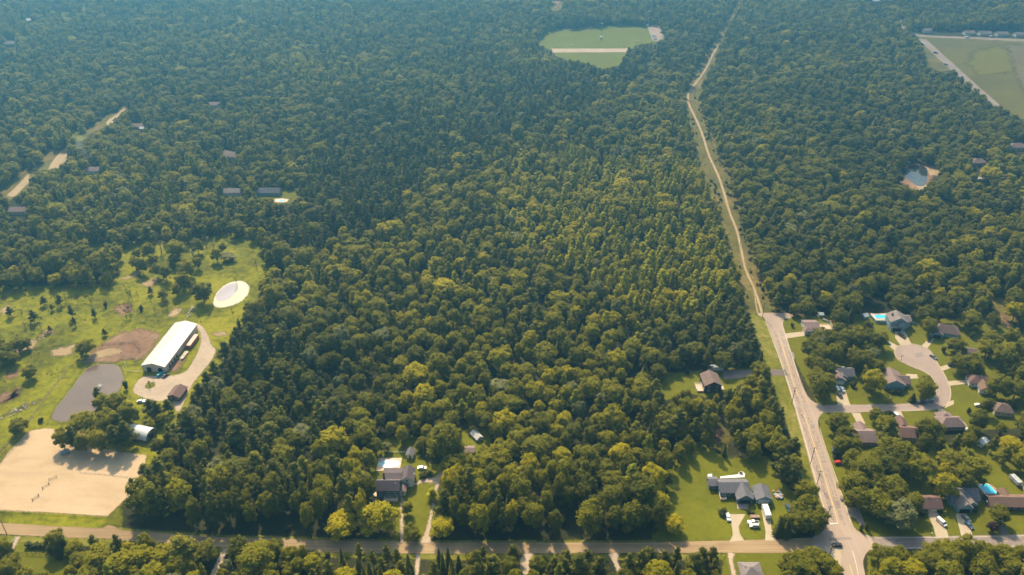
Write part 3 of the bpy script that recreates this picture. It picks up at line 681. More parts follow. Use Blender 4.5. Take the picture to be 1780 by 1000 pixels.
def wall_mesh(mb, cx, y0, w_, d_, h, rh, ridge, typ):
    x0, x1, y1 = cx - w_ / 2, cx + w_ / 2, y0 + d_
    v = [(x0, y0, 0), (x1, y0, 0), (x1, y1, 0), (x0, y1, 0), (x0, y0, h), (x1, y0, h), (x1, y1, h), (x0, y1, h)]
    f = [(0, 1, 5, 4), (1, 2, 6, 5), (2, 3, 7, 6), (3, 0, 4, 7), (4, 5, 6, 7)]
    if typ != 'hip':
        if ridge == 'x':
            v += [(x0, (y0 + y1) / 2, h + rh), (x1, (y0 + y1) / 2, h + rh)]; f = f[:4] + [(4, 8, 7), (5, 6, 9)]
        else:
            v += [(cx, y0, h + rh), (cx, y1, h + rh)]; f = f[:4] + [(4, 5, 8), (6, 7, 9)]
    mb.add(v, f)
def house(name, label, px, py, rz, blocks, wall, roof, cat='house', group=None, extras=(), lm=True, windows=True):
    """anchor = middle of the front wall on the ground; blocks: (cx, y_front, width, depth, wall_h, roof_h, ridge, gable|hip[, wall, roof])"""
    x, y = G(px, py)
    r = empty(name, (x, y, .02), R(rz), label=label, cat=cat, group=group)
    for b in blocks:
        cx, y0, w_, d_, h, rh, rd, ty = b[:8]
        wm = b[8] if len(b) > 8 else wall; rm = b[9] if len(b) > 9 else roof
        m1 = MB(); wall_mesh(m1, cx, y0, w_, d_, h, rh, rd, ty); m1.obj('wall', M[wm], r)
        m2 = MB(); roof_mesh(m2, cx, y0, w_, d_, h + .02, rh, rd, ty); m2.obj('roof', M[rm], r)
        if windows:
            n = max(1, int(w_ / 3.2))
            for fl in range(1 if h < 4.6 else 2):
                z = 1.6 + 2.7 * fl
                for i in range(n):
                    if (b[10] if len(b) > 10 else None) == 'garage' and fl == 0: continue
                    window(r, cx - w_ / 2 + w_ * (i + .5) / n, y0 - .05, z)
                for sx in (-1, 1):
                    window(r, cx + sx * (w_ / 2 + .05), y0 + d_ * .5, z, rz=math.pi / 2)
        if len(b) > 10 and b[10] == 'garage':
            gw = min(w_ - 1.4, 5.0)
            MB().box((cx, y0 - .06, 1.15), (gw, .12, 2.3)).obj('garage_door', M[b[11] if len(b) > 11 else 'garagewhite'], r)
    if name == 'house' and py > 330:
        b0 = blocks[0]
        for fx, fy in ((-.28, .62), (.12, .7), (.33, .35)):
            vx, vy = b0[0] + fx * b0[2], b0[1] + fy * b0[3]
            hh_ = b0[4] + b0[5] * (1 - abs((fy - .5) * 2 if b0[6] == 'x' else fx * 2)) * .9
            MB().cyl((vx, vy, hh_ + .25), .16, .7, 6).obj('roof_vent', M['insulator'], r)
    for e in extras:
        k = e[0]
        if k == 'chimney': MB().box((e[1], e[2], e[3] / 2), (.8, .8, e[3])).obj('chimney', M['brick'], r)
        elif k == 'door': MB().box((e[1], e[2] - .06, 1.05), (1.0, .12, 2.1)).obj('door', M['doorred'], r)
        elif k == 'deck':
            d = MB().box((e[1], e[2], e[5] / 2), (e[3], e[4], e[5])).obj('deck', M[e[6]], r)
            if len(e) > 7:
                rr = MB(); hw, hd = e[3] / 2, e[4] / 2
                for sx, sy, lx, ly in ((0, -1, e[3], .08), (0, 1, e[3], .08), (-1, 0, .08, e[4]), (1, 0, .08, e[4])):
                    rr.box((e[1] + sx * hw, e[2] + sy * hd, e[5] + .95), (lx, ly, .1)); rr.box((e[1] + sx * hw, e[2] + sy * hd, e[5] + .5), (lx * .98, ly * .7, .06))
                for sx in (-1, 1):
                    for sy in (-1, 1): rr.box((e[1] + sx * hw, e[2] + sy * hd, e[5] + .5), (.12, .12, 1.0))
                rr.obj('railing', M['fencewhite'], d)
    if lm: LANDMARKS.append((label, x, y, name))
    return r

EXCL = []   # footprints kept free of trees: (x, y, radius)
# left farm -------------------------------------------------------------
a = Vector(G(249, 647)); b = Vector(G(289, 648)); c = Vector(G(344, 574))
wid = (b - a).length; ang = math.atan2((c - b).y, (c - b).x) - math.pi / 2; leng = (c - b).length
# gable end perpendicular to the length
wid_p = wid * math.cos(ang - math.atan2((b - a).y, (b - a).x)) * 1.02
mid = b - Vector((math.cos(ang), math.sin(ang))) * (wid_p / 2)
barn = empty('riding_barn', (mid.x, mid.y, .02), ang, label='long white riding barn with bright metal roof beside the dirt paddock', cat='barn')
m1 = MB(); wall_mesh(m1, 0, 0, wid_p, leng, 4.3, 1.9, 'y', 'gable'); m1.obj('wall', M['wall_barn'], barn)
m2 = MB(); roof_mesh(m2, 0, 0, wid_p, leng, 4.32, 1.9, 'y', 'gable', .4); m2.obj('roof', M['roof_white'], barn)
for sx in (-.22, .27):
    MB().box((wid_p * sx, -.05, 1.5), (2.6, .1, 3.0)).obj('barn_door', M['garagedark'], barn)
for i in range(4):
    MB().box((wid_p / 2 + .05, 5 + i * 3.2, 1.2), (.1, 1.6, 2.2)).obj('side_door', M['garagedark'], barn)
for i in range(3):
    window(barn, -wid_p * .02 + (i - 1) * .0, -.04, 3.9 + .0 * i, .9, .6) if i == 0 else None
for i in range(7):
    MB().box((0, 6 + i * leng / 7.5, 6.38), (.7, 1.6, .28)).obj('ridge_vent', M['roof_silver'], barn)
sm_ = MB(); hw_ = wid_p / 2 + .4; sl_ = 1.9 / (wid_p / 2)
for i in range(int(leng / 1.5)):
    yy = .5 + i * 1.5
    for s in (-1, 1):
        z0, z1 = 4.32 - sl_ * .4 + .2, 4.32 + 1.9 + .2
        sm_.add([(s * hw_, yy - .05, z0), (s * hw_, yy + .05, z0), (0, yy + .05, z1), (0, yy - .05, z1), (s * hw_, yy - .05, z0 + .07), (s * hw_, yy + .05, z0 + .07), (0, yy + .05, z1 + .07), (0, yy - .05, z1 + .07)], [(4, 5, 6, 7), (0, 4, 7, 3), (1, 2, 6, 5), (0, 1, 5, 4)])
tag(sm_.obj('roof_seams', M['roof_silver'], barn), kind='stuff')
LANDMARKS.append(('long white riding barn', mid.x, mid.y + 25, 'b'))
u = Vector((math.cos(ang), math.sin(ang))); v_ = Vector((-math.sin(ang), math.cos(ang)))
def barn_pt(sx, sy): return mid + u * sx + v_ * sy
p = barn_pt(wid_p / 2 + 3.2, leng - 14)
ct = empty('shipping_container', (p.x, p.y, .02), ang, label='faded red shipping container beside the far end of the riding barn', cat='container')
mm = MB(); mm.box((0, 0, 1.35), (2.5, 12, 2.5))
for i in range(20):
    for s in (-1, 1): mm.box((s * 1.27, -5.7 + i * .6, 1.35), (.06, .3, 2.3))
mm.obj('body', M['paint_containerred'], ct); MB().box((0, 0, 2.68), (2.6, 12.1, .16)).obj('roof', M['paint_containerred'], ct)
for s in (-.62, .62): MB().box((s, -6.04, 1.35), (1.15, .08, 2.3)).obj('door', M['paint_containerred'], ct)
p = barn_pt(wid_p / 2 + 3.4, leng - 27)
t_ = empty('flatbed_trailer', (p.x, p.y, .02), ang, label='pale empty flatbed trailer on the grass beside the riding barn', cat='trailer')
MB().box((0, 0, .8), (2.3, 7.5, .2)).obj('bed', M['paledeck'], t_); MB().box((0, -4.4, .7), (.2, 1.6, .15)).obj('drawbar', M['insulator'], t_)
for s in (-1, 1):
    for yy in (.8, 1.9): MB().cyl((s * 1.0, yy, .4), .38, .25, 12, axis='X').obj('wheel', M['rubber'], t_)
house('brown_shed', 'small shed with red brown roof at the forest edge by the farm yard', 303, 697, -8, [(0, 0, 7, 9, 2.8, 1.6, 'y', 'gable')], 'wall_wood', 'roof_red', 'shed', extras=[('door', 0, 0)])
# round-roofed barn
x, y = G(250, 759)
qb = empty('arched_barn', (x, y, .02), R(-16), label='silver arched barn half hidden by the trees south of the pond', cat='barn')
prof = [(math.cos(math.pi * i / 12) * 4.2, 2.0 + math.sin(math.pi * i / 12) * 3.4) for i in range(13)]
MB().prism_x([(4.2, 0)] + prof + [(-4.2, 0)], -10, 5.0).obj('wall', M['wall_wood'], qb)
prof2 = [(math.cos(math.pi * i / 12) * 4.45, 2.0 + math.sin(math.pi * i / 12) * 3.6) for i in range(13)]
inner = [(math.cos(math.pi * i / 12) * 4.25, 2.0 + math.sin(math.pi * i / 12) * 3.45) for i in range(13)][::-1]
rr = MB()
for i in range(12):
    rr.prism_x([prof2[i], prof2[i + 1], inner[11 - i], inner[12 - i]], -10.3, 5.3)
rr.obj('roof', M['roof_silver'], qb)
MB().box((5.05, 0, 1.5), (.1, 3, 3)).obj('barn_door', M['garagedark'], qb)
window(qb, 5.06, 0, 4.2, 1.2, 1.0, math.pi / 2)
LANDMARKS.append(('silver arched barn', x, y, 'b'))
# houses -----------------------------------------------------------------
house('house', 'dark roofed two storey house with oval pool behind and front porch', 675, 866, 0,
      [(0, 0, 10.8, 7, 5.4, 2.6, 'x', 'gable', 'wall_slate', 'roof_dark'), (1.0, 7.05, 8.6, 8.5, 4.2, 1.2, 'x', 'gable', 'wall_white', 'roof_dark'),
       (8.6, 7.2, 5.8, 8, 4.6, 2.2, 'y', 'gable', 'wall_white', 'roof_dark'), (6.8, 1.6, 2.9, 4.5, 3.0, .6, 'y', 'gable', 'wall_white', 'roof_brown')], 'wall_slate', 'roof_dark',
      extras=[('chimney', -2.5, 7.4, 9.6), ('door', 3.2, 0), ('deck', -6.6, 3.4, 2.2, 5.5, .6, 'paledeck', 1), ('deck', 1.5, -1.3, 6.5, 2.4, .5, 'paledeck', 1)])
house('shed', 'small grey gabled shed behind the dark roofed pool house', 713, 797, 0, [(0, 0, 3.4, 4.2, 2.4, 1.2, 'y', 'gable')], 'wall_white', 'roof_bluegrey', 'shed', extras=[('door', 0, 0)])
house('house', 'blue grey ranch house with projecting garage gable and white patios', 1276, 864, 0,
      [(0, 0, 13.8, 8.6, 3.1, 2.2, 'x', 'gable'), (-9.1, 4.8, 4.3, 5.6, 2.9, 1.3, 'x', 'gable'), (4.0, -4.3, 7.4, 8.8, 3.0, 2.6, 'y', 'gable', 'wall_slate', 'roof_bluegrey', 'garage', 'garagedark')], 'wall_slate', 'roof_bluegrey',
      extras=[('deck', -5.8, -.4, 2.6, 4.0, .6, 'wooddeck', 1), ('door', -1.5, 0)])
house('garage', 'detached grey garage beside the blue grey ranch house', 1327, 876, 0, [(0, 0, 7.2, 8.2, 2.9, 2.2, 'y', 'gable', 'wall_blue', 'roof_bluegrey', 'garage', 'garagewhite'), (-5.2, 2.2, 3.0, 2.2, 2.2, .5, 'x', 'gable', 'wall_slate', 'roof_bluegrey')], 'wall_slate', 'roof_bluegrey', 'garage')
house('house', 'tall brown gabled house with white deck in the small forest clearing', 1238, 683, 3, [(0, 0, 9.4, 10.5, 5.2, 2.6, 'y', 'gable')], 'wall_dark', 'roof_brown',
      extras=[('deck', -6.6, 4, 3.6, 6.5, 1.0, 'paledeck', 1), ('deck', 6.3, 4, 2.4, 4, .5, 'paledeck')])
house('house', 'mauve roofed house with cluttered patio by the road end', 1411, 578, 0, [(0, 0, 8.5, 9, 3, 1.6, 'x', 'gable'), (-3, -2.6, 4.6, 4.4, 2.8, 1.2, 'x', 'hip')], 'wall_white', 'roof_mauve',
      extras=[('deck', 9, 4.6, 9, 7.5, .3, 'paledeck', 1)])
house('house', 'two storey pale blue house with grey gables and pool at cul-de-sac', 1561, 575, -4, [(0, 1.2, 10.5, 9, 5.5, 3.0, 'y', 'gable'), (4.6, 3.2, 6.5, 7, 5.2, 1.8, 'x', 'gable'), (-1.2, -.8, 7.4, 2.6, 2.7, .7, 'x', 'gable', 'wall_blue', 'roof_grey', 'garage', 'garagedark'), (1.5, -.3, 4, 3, 5.0, 1.5, 'y', 'gable')], 'wall_blue', 'roof_grey', extras=[('chimney', -3, 7, 8.6)])
house('house', 'brown hip roofed house at the head of the cul-de-sac', 1643, 586, -16, [(0, 0, 15, 9.5, 2.9, 3.2, 'x', 'hip'), (-5.4, -3, 6, 4.5, 2.8, 1.8, 'y', 'gable', 'wall_blue', 'roof_brown', 'garage', 'garagedark')], 'wall_blue', 'roof_brown')
house('house', 'slate roofed house with three vehicles on its driveway', 1463, 661, 0, [(0, 0, 14, 8, 2.9, 2.4, 'x', 'gable'), (-3.0, -4, 7.2, 6.6, 2.8, 2.2, 'y', 'gable', 'wall_blue', 'roof_mauve', 'garage', 'garagewhite'), (-.2, -1.2, 4.4, 3, 2.8, 1.5, 'y', 'gable')], 'wall_blue', 'roof_bluegrey', extras=[('deck', 3, 10, 4.5, 3.5, .8, 'trimwhite')])
house('house', 'mauve roofed house with wide pale blue gable wall inside the street bend', 1555, 677, -4, [(-.5, 0, 12, 12, 3.0, 3.4, 'y', 'gable', 'wall_blue', 'roof_mauve'), (5.2, 2.5, 7, 7, 2.8, 2.4, 'x', 'gable', 'wall_blue', 'roof_mauve')], 'wall_blue', 'roof_mauve')
house('house', 'white walled house with rust red roof east of the street', 1703, 678, -12, [(0, 2, 11, 8, 3.0, 2.4, 'x', 'hip', 'wall_white', 'roof_red'), (1.5, -3.5, 5.6, 7, 2.8, 2.0, 'y', 'gable', 'wall_white', 'roof_rust')], 'wall_white', 'roof_red')
house('house', 'brown roofed house south of the street with a skylit front slope', 1508, 776, 0, [(0, 0, 8.8, 10, 3.0, 2.8, 'x', 'gable'), (-.2, 8, 5.5, 6, 2.8, 1.8, 'y', 'gable')], 'wall_tan', 'roof_mauve')
house('house', 'red brown roofed house hidden behind the dark street maple', 1580, 768, -6, [(0, 0, 8, 9, 3.0, 2.4, 'x', 'gable'), (-1.4, 8, 5.2, 7, 2.8, 2, 'y', 'gable')], 'wall_tan', 'roof_red')
house('house', 'mauve hip roofed house at the south bend of the street', 1655, 749, 0, [(0, 0, 13, 8, 3.0, 2.6, 'x', 'hip'), (-1, 5.5, 8, 6, 2.8, 2, 'y', 'hip')], 'wall_tan', 'roof_mauve', extras=[('deck', 7.8, 3, 2.4, 7, .6, 'trimwhite')])
house('house', 'brown roofed house east of the street bend among maples', 1743, 724, -10, [(0, 0, 9, 8, 3.0, 2.4, 'x', 'hip')], 'wall_cream', 'roof_brown')
house('house', 'red brown roofed cream house with white van on driveway', 1614, 891, 0, [(0, 0, 11.6, 8, 3.0, 2.5, 'x', 'gable', 'wall_cream', 'roof_red')], 'wall_cream', 'roof_red', extras=[('chimney', .5, 4.2, 5.9), ('door', -1.2, 0), ('deck', 1.5, -.9, 5, 1.6, .3, 'paledeck')])
house('house', 'pale blue house with slate roof and mauve front gable by the paved cross road', 1675, 879, 0, [(0, 0, 13.2, 8.5, 3.6, 3.0, 'x', 'gable', 'wall_blue', 'roof_bluegrey'), (-1.8, -4.6, 6.6, 8.2, 3.2, 2.7, 'y', 'gable', 'wall_blue', 'roof_grey', 'garage', 'garagedark'), (2.2, -2.4, 4.4, 4, 3.0, 1.9, 'y', 'gable', 'wall_blue', 'roof_grey')], 'wall_blue', 'roof_bluegrey', extras=[('chimney', .4, 4.4, 7.4)])
house('house', 'long low rust roofed house with kidney pool at its corner', 1770, 888, -2, [(0, 0, 27, 7.6, 2.7, 2.1, 'x', 'gable', 'wall_dark', 'roof_rust'), (-3.4, 5.8, 4, 5, 2.6, 1.3, 'y', 'gable', 'wall_dark', 'roof_rust')], 'wall_dark', 'roof_rust')
house('house', 'grey hip roofed house at the bottom edge beside the lawn', 1308, 1016, 0, [(0, 0, 9, 9, 3, 2.4, 'x', 'hip')], 'wall_tan', 'roof_grey')
house('garden_shed', 'small white roofed garden shed in the dark back yard', 1604, 829, 10, [(0, 0, 2.6, 3.2, 2.0, .8, 'y', 'gable')], 'wall_blue', 'roof_white', 'shed')
house('garden_shed', 'small blue shed at the corner of the pool fence', 1505, 555, 20, [(0, 0, 3.0, 3.0, 2.2, 1.0, 'x', 'gable')], 'wall_blue', 'roof_silver', 'shed')
house('garden_shed', 'small grey shed behind the mauve roofed house by road end', 1427, 552, 0, [(0, 0, 2.6, 2.6, 2.0, .8, 'x', 'gable')], 'wall_blue', 'roof_silver', 'shed')
house('garden_shed', 'mauve roofed shed on the lawn east of the cul-de-sac', 1684, 618, -8, [(0, 0, 7.5, 4.5, 2.2, 1.3, 'x', 'gable')], 'wall_tan', 'roof_mauve', 'shed')
house('garden_shed', 'small grey shed under trees beside the pool house lawn', 1512, 574, 0, [(0, 0, 3.2, 2.8, 2.0, .9, 'y', 'gable')], 'wall_tan', 'roof_grey', 'shed')
house('garden_shed', 'pink roofed shed among trees below the white canopy', 816, 792, 0, [(0, 0, 4.6, 4.2, 2.4, .8, 'x', 'gable')], 'wall_white', 'roof_mauve', 'shed')
house('greenhouse', 'white tunnel greenhouse in a gap of the forest', 834, 766, 35, [(0, 0, 3.4, 6, 1.6, 1.2, 'y', 'gable', 'roof_white', 'roof_white')], 'roof_white', 'roof_white', 'greenhouse', windows=False)
house('garden_shed', 'white shed half hidden among the maples east', 1711, 776, 30, [(0, 0, 5, 3.6, 2.4, 1, 'x', 'gable')], 'wall_white', 'roof_silver', 'shed')
# far houses
house('house', 'far white house with blue grey roof in the left forest', 466, 341, 0, [(0, 0, 19, 8, 3, 2.6, 'x', 'gable', 'wall_blue', 'roof_bluegrey')], 'wall_white', 'roof_bluegrey')
house('house', 'far grey roofed house with pale patio west of the green pool', 404, 341, 0, [(0, 0, 14, 8, 3, 2, 'x', 'gable')], 'wall_white', 'roof_grey')
house('house', 'far mauve roofed house alone in the left forest', 399, 277, -25, [(0, 0, 16, 9, 3, 2.6, 'x', 'gable'), (-4, -4, 6, 6, 3, 2, 'y', 'gable')], 'wall_white', 'roof_mauve')
house('house', 'far house with bright shed beside the sandy lane', 238, 226, 0, [(0, 0, 14, 8, 3, 2, 'x', 'gable')], 'wall_tan', 'roof_mauve')
house('garden_shed', 'far white shed beside the sandy lane', 247, 228, 0, [(0, 0, 4, 4, 2.4, 1, 'x', 'gable')], 'wall_white', 'roof_white', 'shed')
house('house', 'far long mauve roofed house on the forest skyline lane', 375, 188, 0, [(0, 0, 17, 8, 3, 2, 'x', 'gable')], 'wall_white', 'roof_mauve')
house('house', 'far pinkish house beside the drifting smoke', 160, 303, 0, [(0, 0, 12, 8, 3, 2, 'x', 'gable')], 'wall_white', 'roof_mauve')
house('house', 'far brown roofed house at the left edge', 34, 374, 0, [(0, 0, 16, 8, 3, 2, 'x', 'gable')], 'wall_white', 'roof_mauve')
house('house', 'far mauve roofed house near the top left corner', 14, 81, 0, [(0, 0, 22, 10, 3, 2.5, 'x', 'gable')], 'wall_white', 'roof_grey')
house('house', 'tiny bright white roofed house far off at top left', 51, 40, 0, [(0, 0, 9, 8, 3, 2, 'x', 'gable')], 'wall_white', 'roof_white')
house('house', 'mauve roofed house among trees east of the woodland pond', 1702, 289, 0, [(0, 0, 13, 9, 3, 2.6, 'x', 'hip')], 'wall_tan', 'roof_mauve')
house('house', 'mauve roofed house at the right edge above the pond', 1770, 262, 0, [(0, 0, 16, 9, 3, 2.6, 'x', 'hip')], 'wall_white', 'roof_mauve')
house('garden_shed', 'small white roofed shed east of the woodland pond', 1706, 316, 0, [(0, 0, 8, 4, 2.6, .8, 'x', 'gable')], 'wall_white', 'roof_white', 'shed')
house('garden_shed', 'white shed between trees at the right above the pasture', 1743, 314, 0, [(0, 0, 4, 4, 2.6, 1, 'x', 'gable')], 'wall_white', 'roof_silver', 'shed')
for i, (px, wd_, lb) in enumerate(((1686, 13, 'western mauve ranch house beyond the crop field road'), (1713, 15, 'middle grey ranch house beyond the crop field road'), (1743, 15, 'eastern grey ranch house beyond the crop field road'), (1773, 11, 'small white house beyond the crop field road'))):
    house('house', 'far ' + lb, px, 62 + i, 0, [(0, 0, wd_, 9, 3, 2.4, 'x', 'gable')], 'wall_white', 'roof_grey' if i else 'roof_mauve')
house('house', 'far white house at the upper edge above the crop field', 1522, 6, 0, [(0, 0, 15, 8, 3.4, 2, 'x', 'gable')], 'wall_white', 'roof_white')
house('house', 'far house by the road above the crop field corner', 1612, 58, 0, [(0, 0, 10, 8, 3.4, 2, 'x', 'gable')], 'wall_white', 'roof_mauve')

# pools -----------------------------------------------------------------
def pool(px, py, P, mat, deckP, deckmat, label, rz=0):
    x, y = G(px, py)
    r = empty('swimming_pool', (x, y, .02), R(rz), label=label, cat='pool')
    sheet_poly('deck', deckP, M[deckmat], .10, kind=None, parent=r); r.children[-1]
    n = len(P)
    mb = MB()
    cx = sum(p[0] for p in P) / n; cy_ = sum(p[1] for p in P) / n
    o2 = [(cx + (p[0] - cx) * 1.09, cy_ + (p[1] - cy_) * 1.09) for p in P]
    v = [(a_, b_, .12) for a_, b_ in P] + [(a_, b_, .12) for a_, b_ in o2] + [(a_, b_, .24) for a_, b_ in P] + [(a_, b_, .24) for a_, b_ in o2]
    f = []
    for i in range(n):
        j = (i + 1) % n
        f += [(2 * n + i, 2 * n + j, 3 * n + j, 3 * n + i), (n + i, n + j, 3 * n + j, 3 * n + i), (i, j, 2 * n + j, 2 * n + i)]
    mb.add(v, f); mb.obj('coping', M['trimwhite'], r)
    sheet_poly('water', P, M[mat], .17, kind=None, parent=r)
    for s in range(2):
        q = P[n // 8 + s]; 
    ld = MB(); ld.tube((P[0][0], P[0][1] - .3, .1), (P[0][0], P[0][1] - .3, .9), .04, .04, 5); ld.tube((P[0][0], P[0][1] + .3, .1), (P[0][0], P[0][1] + .3, .9), .04, .04, 5)
    ld.tube((P[0][0], P[0][1] - .3, .9), (P[0][0], P[0][1] + .3, .9), .04, .04, 5); ld.obj('ladder', M['insulator'], r)
    return r
def oval(a_, b_, n=20): return [(a_ * math.cos(2 * math.pi * i / n), b_ * math.sin(2 * math.pi * i / n)) for i in range(n)]
def rect(a_, b_): return [(-a_, -b_), (a_, -b_), (a_, b_), (-a_, b_)]
def rrect(a_, b_, r_=1.2):
    P = []
    for cx, cy_, s in ((a_ - r_, b_ - r_, 0), (-a_ + r_, b_ - r_, 1), (-a_ + r_, -b_ + r_, 2), (a_ - r_, -b_ + r_, 3)):
        for k in range(5):
            an = math.pi / 2 * s + math.pi / 2 * k / 4; P.append((cx + r_ * math.cos(an), cy_ + r_ * math.sin(an)))
    return P
pool(677, 807, oval(5.0, 2.6), 'poolpale', [(-6.2, -4.8), (5.8, -4.8), (5.8, 4.4), (-6, 4.4)], 'paledeck', 'pale oval swimming pool behind the dark roofed house')
pool(1533, 551, rrect(4.6, 2.0, .5), 'pool', [(-7, -4.2), (5, -4.2), (5, 4.0), (-6, 4.0)], 'paledeck', 'turquoise rectangular pool beside the two storey pale blue house')
pool(1719, 854, rrect(2.8, 4.4, 1.6), 'pool', [(-4, -6.4), (5.2, -6.2), (4.4, 3), (1.4, 6.4), (-2.4, 6.2), (-4.6, 1)], 'wooddeck', 'bright blue pool with brick deck beside the long rust roofed house', rz=12)
pool(489, 349, oval(2.6, 1.5), 'pool', [(-6, -3.5), (5, -3.2), (6, 2), (0, 4.2), (-6, 3)], 'paledeck', 'small green pool on a pale patio in the far left forest')
# white patios of ranch house
for pts, lb in (([(1230, 825), (1238, 824), (1237, 838), (1231, 839)], 'small white patio at the west end of the ranch house'), ([(1252, 829), (1284, 825), (1283, 822), (1290, 820), (1295, 824), (1294, 830), (1252, 832)], 'white patio with round fire pit behind the ranch house')):
    P = GP(pts); n = len(P); cx = sum(p_[0] for p_ in P) / n; cyy = sum(p_[1] for p_ in P) / n
    t_ = empty('patio', (cx, cyy, .02), 0, label=lb, cat='patio')
    q = [(a_ - cx, b_ - cyy) for a_, b_ in P]
    mb = MB(); mb.add([(a_, b_, .14) for a_, b_ in q] + [(a_, b_, 0) for a_, b_ in q], [tuple(range(n))] + [(i, i + n, (i + 1) % n + n, (i + 1) % n) for i in range(n)]); mb.obj('slab', M['trimwhite'], t_)
x, y = G(1288, 823.5)
fp = empty('fire_pit', (x, y, .16), 0, label='dark round fire pit on the white ranch house patio', cat='fire pit')
fm = MB()
for i in range(12):
    an = i * math.pi / 6; fm.box((math.cos(an) * .9, math.sin(an) * .9, .2), (.45, .3, .4), rz=an + math.pi / 2)
fm.obj('ring', M['stone'], fp); MB().cyl((0, 0, .1), .8, .2, 14).obj('ash_bed', M['rubber'], fp)

# ------------------------------------------------------------------ vehicles
def car_profile(kind):
    if kind == 'suv': return [(-2.3, .35), (-2.35, .95), (-2.2, 1.1), (-1.9, 1.7), (.7, 1.72), (1.25, 1.15), (2.2, 1.0), (2.35, .8), (2.35, .35)], (-1.9, 1.25)
    if kind == 'van': return [(-2.6, .35), (-2.65, 1.2), (-2.55, 2.0), (1.2, 2.05), (1.95, 1.25), (2.5, 1.1), (2.6, .8), (2.6, .35)], (-2.5, 1.9)
    return [(-2.25, .32), (-2.3, .85), (-1.7, .95), (-1.15, 1.4), (.35, 1.42), (1.05, .95), (2.1, .82), (2.28, .65), (2.28, .32)], (-1.6, 1.0)
CARM = {}
def car_parts(kind, col):
    k = (kind, col)
    if k in CARM: return CARM[k]
    parts = []
    if kind == 'pickup':
        b_ = MB(); b_.box((-1.35, 0, .75), (2.5, 1.85, .55)); b_.box((.3, 0, .85), (1.6, 1.85, .75)); b_.box((1.9, 0, .78), (1.6, 1.8, .6))
        b_.box((.15, 0, 1.75), (1.3, 1.5, .1)); parts.append(('body', b_.mesh('body', M['paint_' + col])))
        c_ = MB().box((.2, 0, 1.46), (1.65, 1.62, .5), taper=.82); parts.append(('windows', c_.mesh('windows', M['glass'])))
        parts.append(('cargo_bed', MB().box((-1.4, 0, 1.04), (2.1, 1.5, .04)).mesh('cargo_bed', M['rubber'])))
        wb = (-1.55, 1.65); ln = 2.65; hh = .8
    else:
        prof, _ = car_profile(kind)
        wdt = .92
        n = len(prof); v = []
        for s in (-1, 1):
            for px, pz in prof:
                inset = .82 if pz > 1.2 else 1.0
                if kind == 'van' and pz > 1.3: inset = .92
                v.append((px, s * wdt * inset, pz))
        f = [(i, (i + 1) % n, n + (i + 1) % n, n + i) for i in range(n)] + [tuple(range(n))[::-1], tuple(range(n, 2 * n))]
        parts.append(('body', MB().add(v, f).mesh('body', M['paint_' + col])))
        g = MB()
        top = max(z for _, z in prof)
        if kind == 'suv': qs = [(-2.16, 1.13), (-1.88, 1.62), (.66, 1.64), (1.16, 1.15)]
        elif kind == 'van': qs = [(1.27, 2.0), (1.9, 1.32), (1.1, 1.3), (.9, 1.9)]
        else: qs = [(-1.62, .98), (-1.13, 1.36), (.33, 1.38), (.96, .98)]
        for s in (-1, 1):
            g.add([(x_, s * (.925 if z_ < 1.2 else .775) * (1.12 if kind == 'van' and z_ > 1.2 else 1), z_) for x_, z_ in qs] , [(0, 1, 2, 3)])
        fr = [(qs[3][0] + .04, qs[3][1] + .02), (qs[2][0] + .06, qs[2][1] + .03)] if kind != 'van' else [(1.93, 1.32), (1.27, 2.0)]
        g.add([(fr[0][0], -.75, fr[0][1]), (fr[0][0], .75, fr[0][1]), (fr[1][0], .66, fr[1][1]), (fr[1][0], -.66, fr[1][1])], [(0, 1, 2, 3)])
        if kind != 'van': g.add([(qs[0][0] - .04, -.75, qs[0][1] + .03), (qs[0][0] - .04, .75, qs[0][1] + .03), (qs[1][0] - .03, .66, qs[1][1] + .02), (qs[1][0] - .03, -.66, qs[1][1] + .02)], [(0, 1, 2, 3)])
        parts.append(('windows', g.mesh('windows', M['glass'])))
        wb = (-1.4, 1.4); ln = prof[-1][0]; hh = .7
    wm = MB().cyl((0, 0, 0), .34, .24, 12, axis='Y').mesh('wheel', M['rubber'])
    rm = MB().cyl((0, 0, 0), .19, .27, 8, axis='Y').mesh('rim', M['rim'])
    hm = MB().box((0, 0, 0), (.08, .32, .16)).mesh('headlight', M['lamp'])
    CARM[k] = (parts, wm, rm, hm, wb, ln, hh); return CARM[k]
def car(kind, col, px, py, rz, label, name='parked_car', cat='car', group=None, far=False, s=1.0):
    x, y = G(px, py)
    r = empty(name, (x, y, .06), R(rz), label=label, cat=cat, group=group); r.scale = (s, s, s)
    parts, wm, rm, hm, wb, ln, hh = car_parts(kind, col)
    for n_, me in parts: link(n_, me, r)
    for wx in wb:
        for sy in (-.82, .82):
            o = link('wheel', wm, r); o.location = (wx, sy, .34)
            if not far: link('rim', rm, o)
    for sy in (-.62, .62):
        o = link('headlight', hm, r); o.location = (ln + .0, sy, hh)
    return r
car('sedan', 'black', 1454, 949, 180, 'black car crossing the intersection', 'moving_car')
car('van', 'white', 1636, 910, -68, 'white van on the concrete driveway of the red roofed house', 'parked_van', 'van')
car('suv', 'grey', 1679, 904, -72, 'dark grey car nearer the garage of the pale blue house')
car('sedan', 'blue', 1684, 915, -72, 'blue car at the road end of the pale blue house driveway')
car('suv', 'white', 1265, 901, -88, 'white car on the lawn edge beside the wide concrete driveway')
car('pickup', 'white', 1309, 910, 178, 'white pickup truck on the lawn south of the brown log trailer', 'pickup_truck', 'pickup truck')
car('suv', 'silver', 1311, 916, 180, 'silver car just south of the white pickup truck')
car('sedan', 'blue', 1370, 885, -86, 'dark blue car alone on the grass near the corner trees')
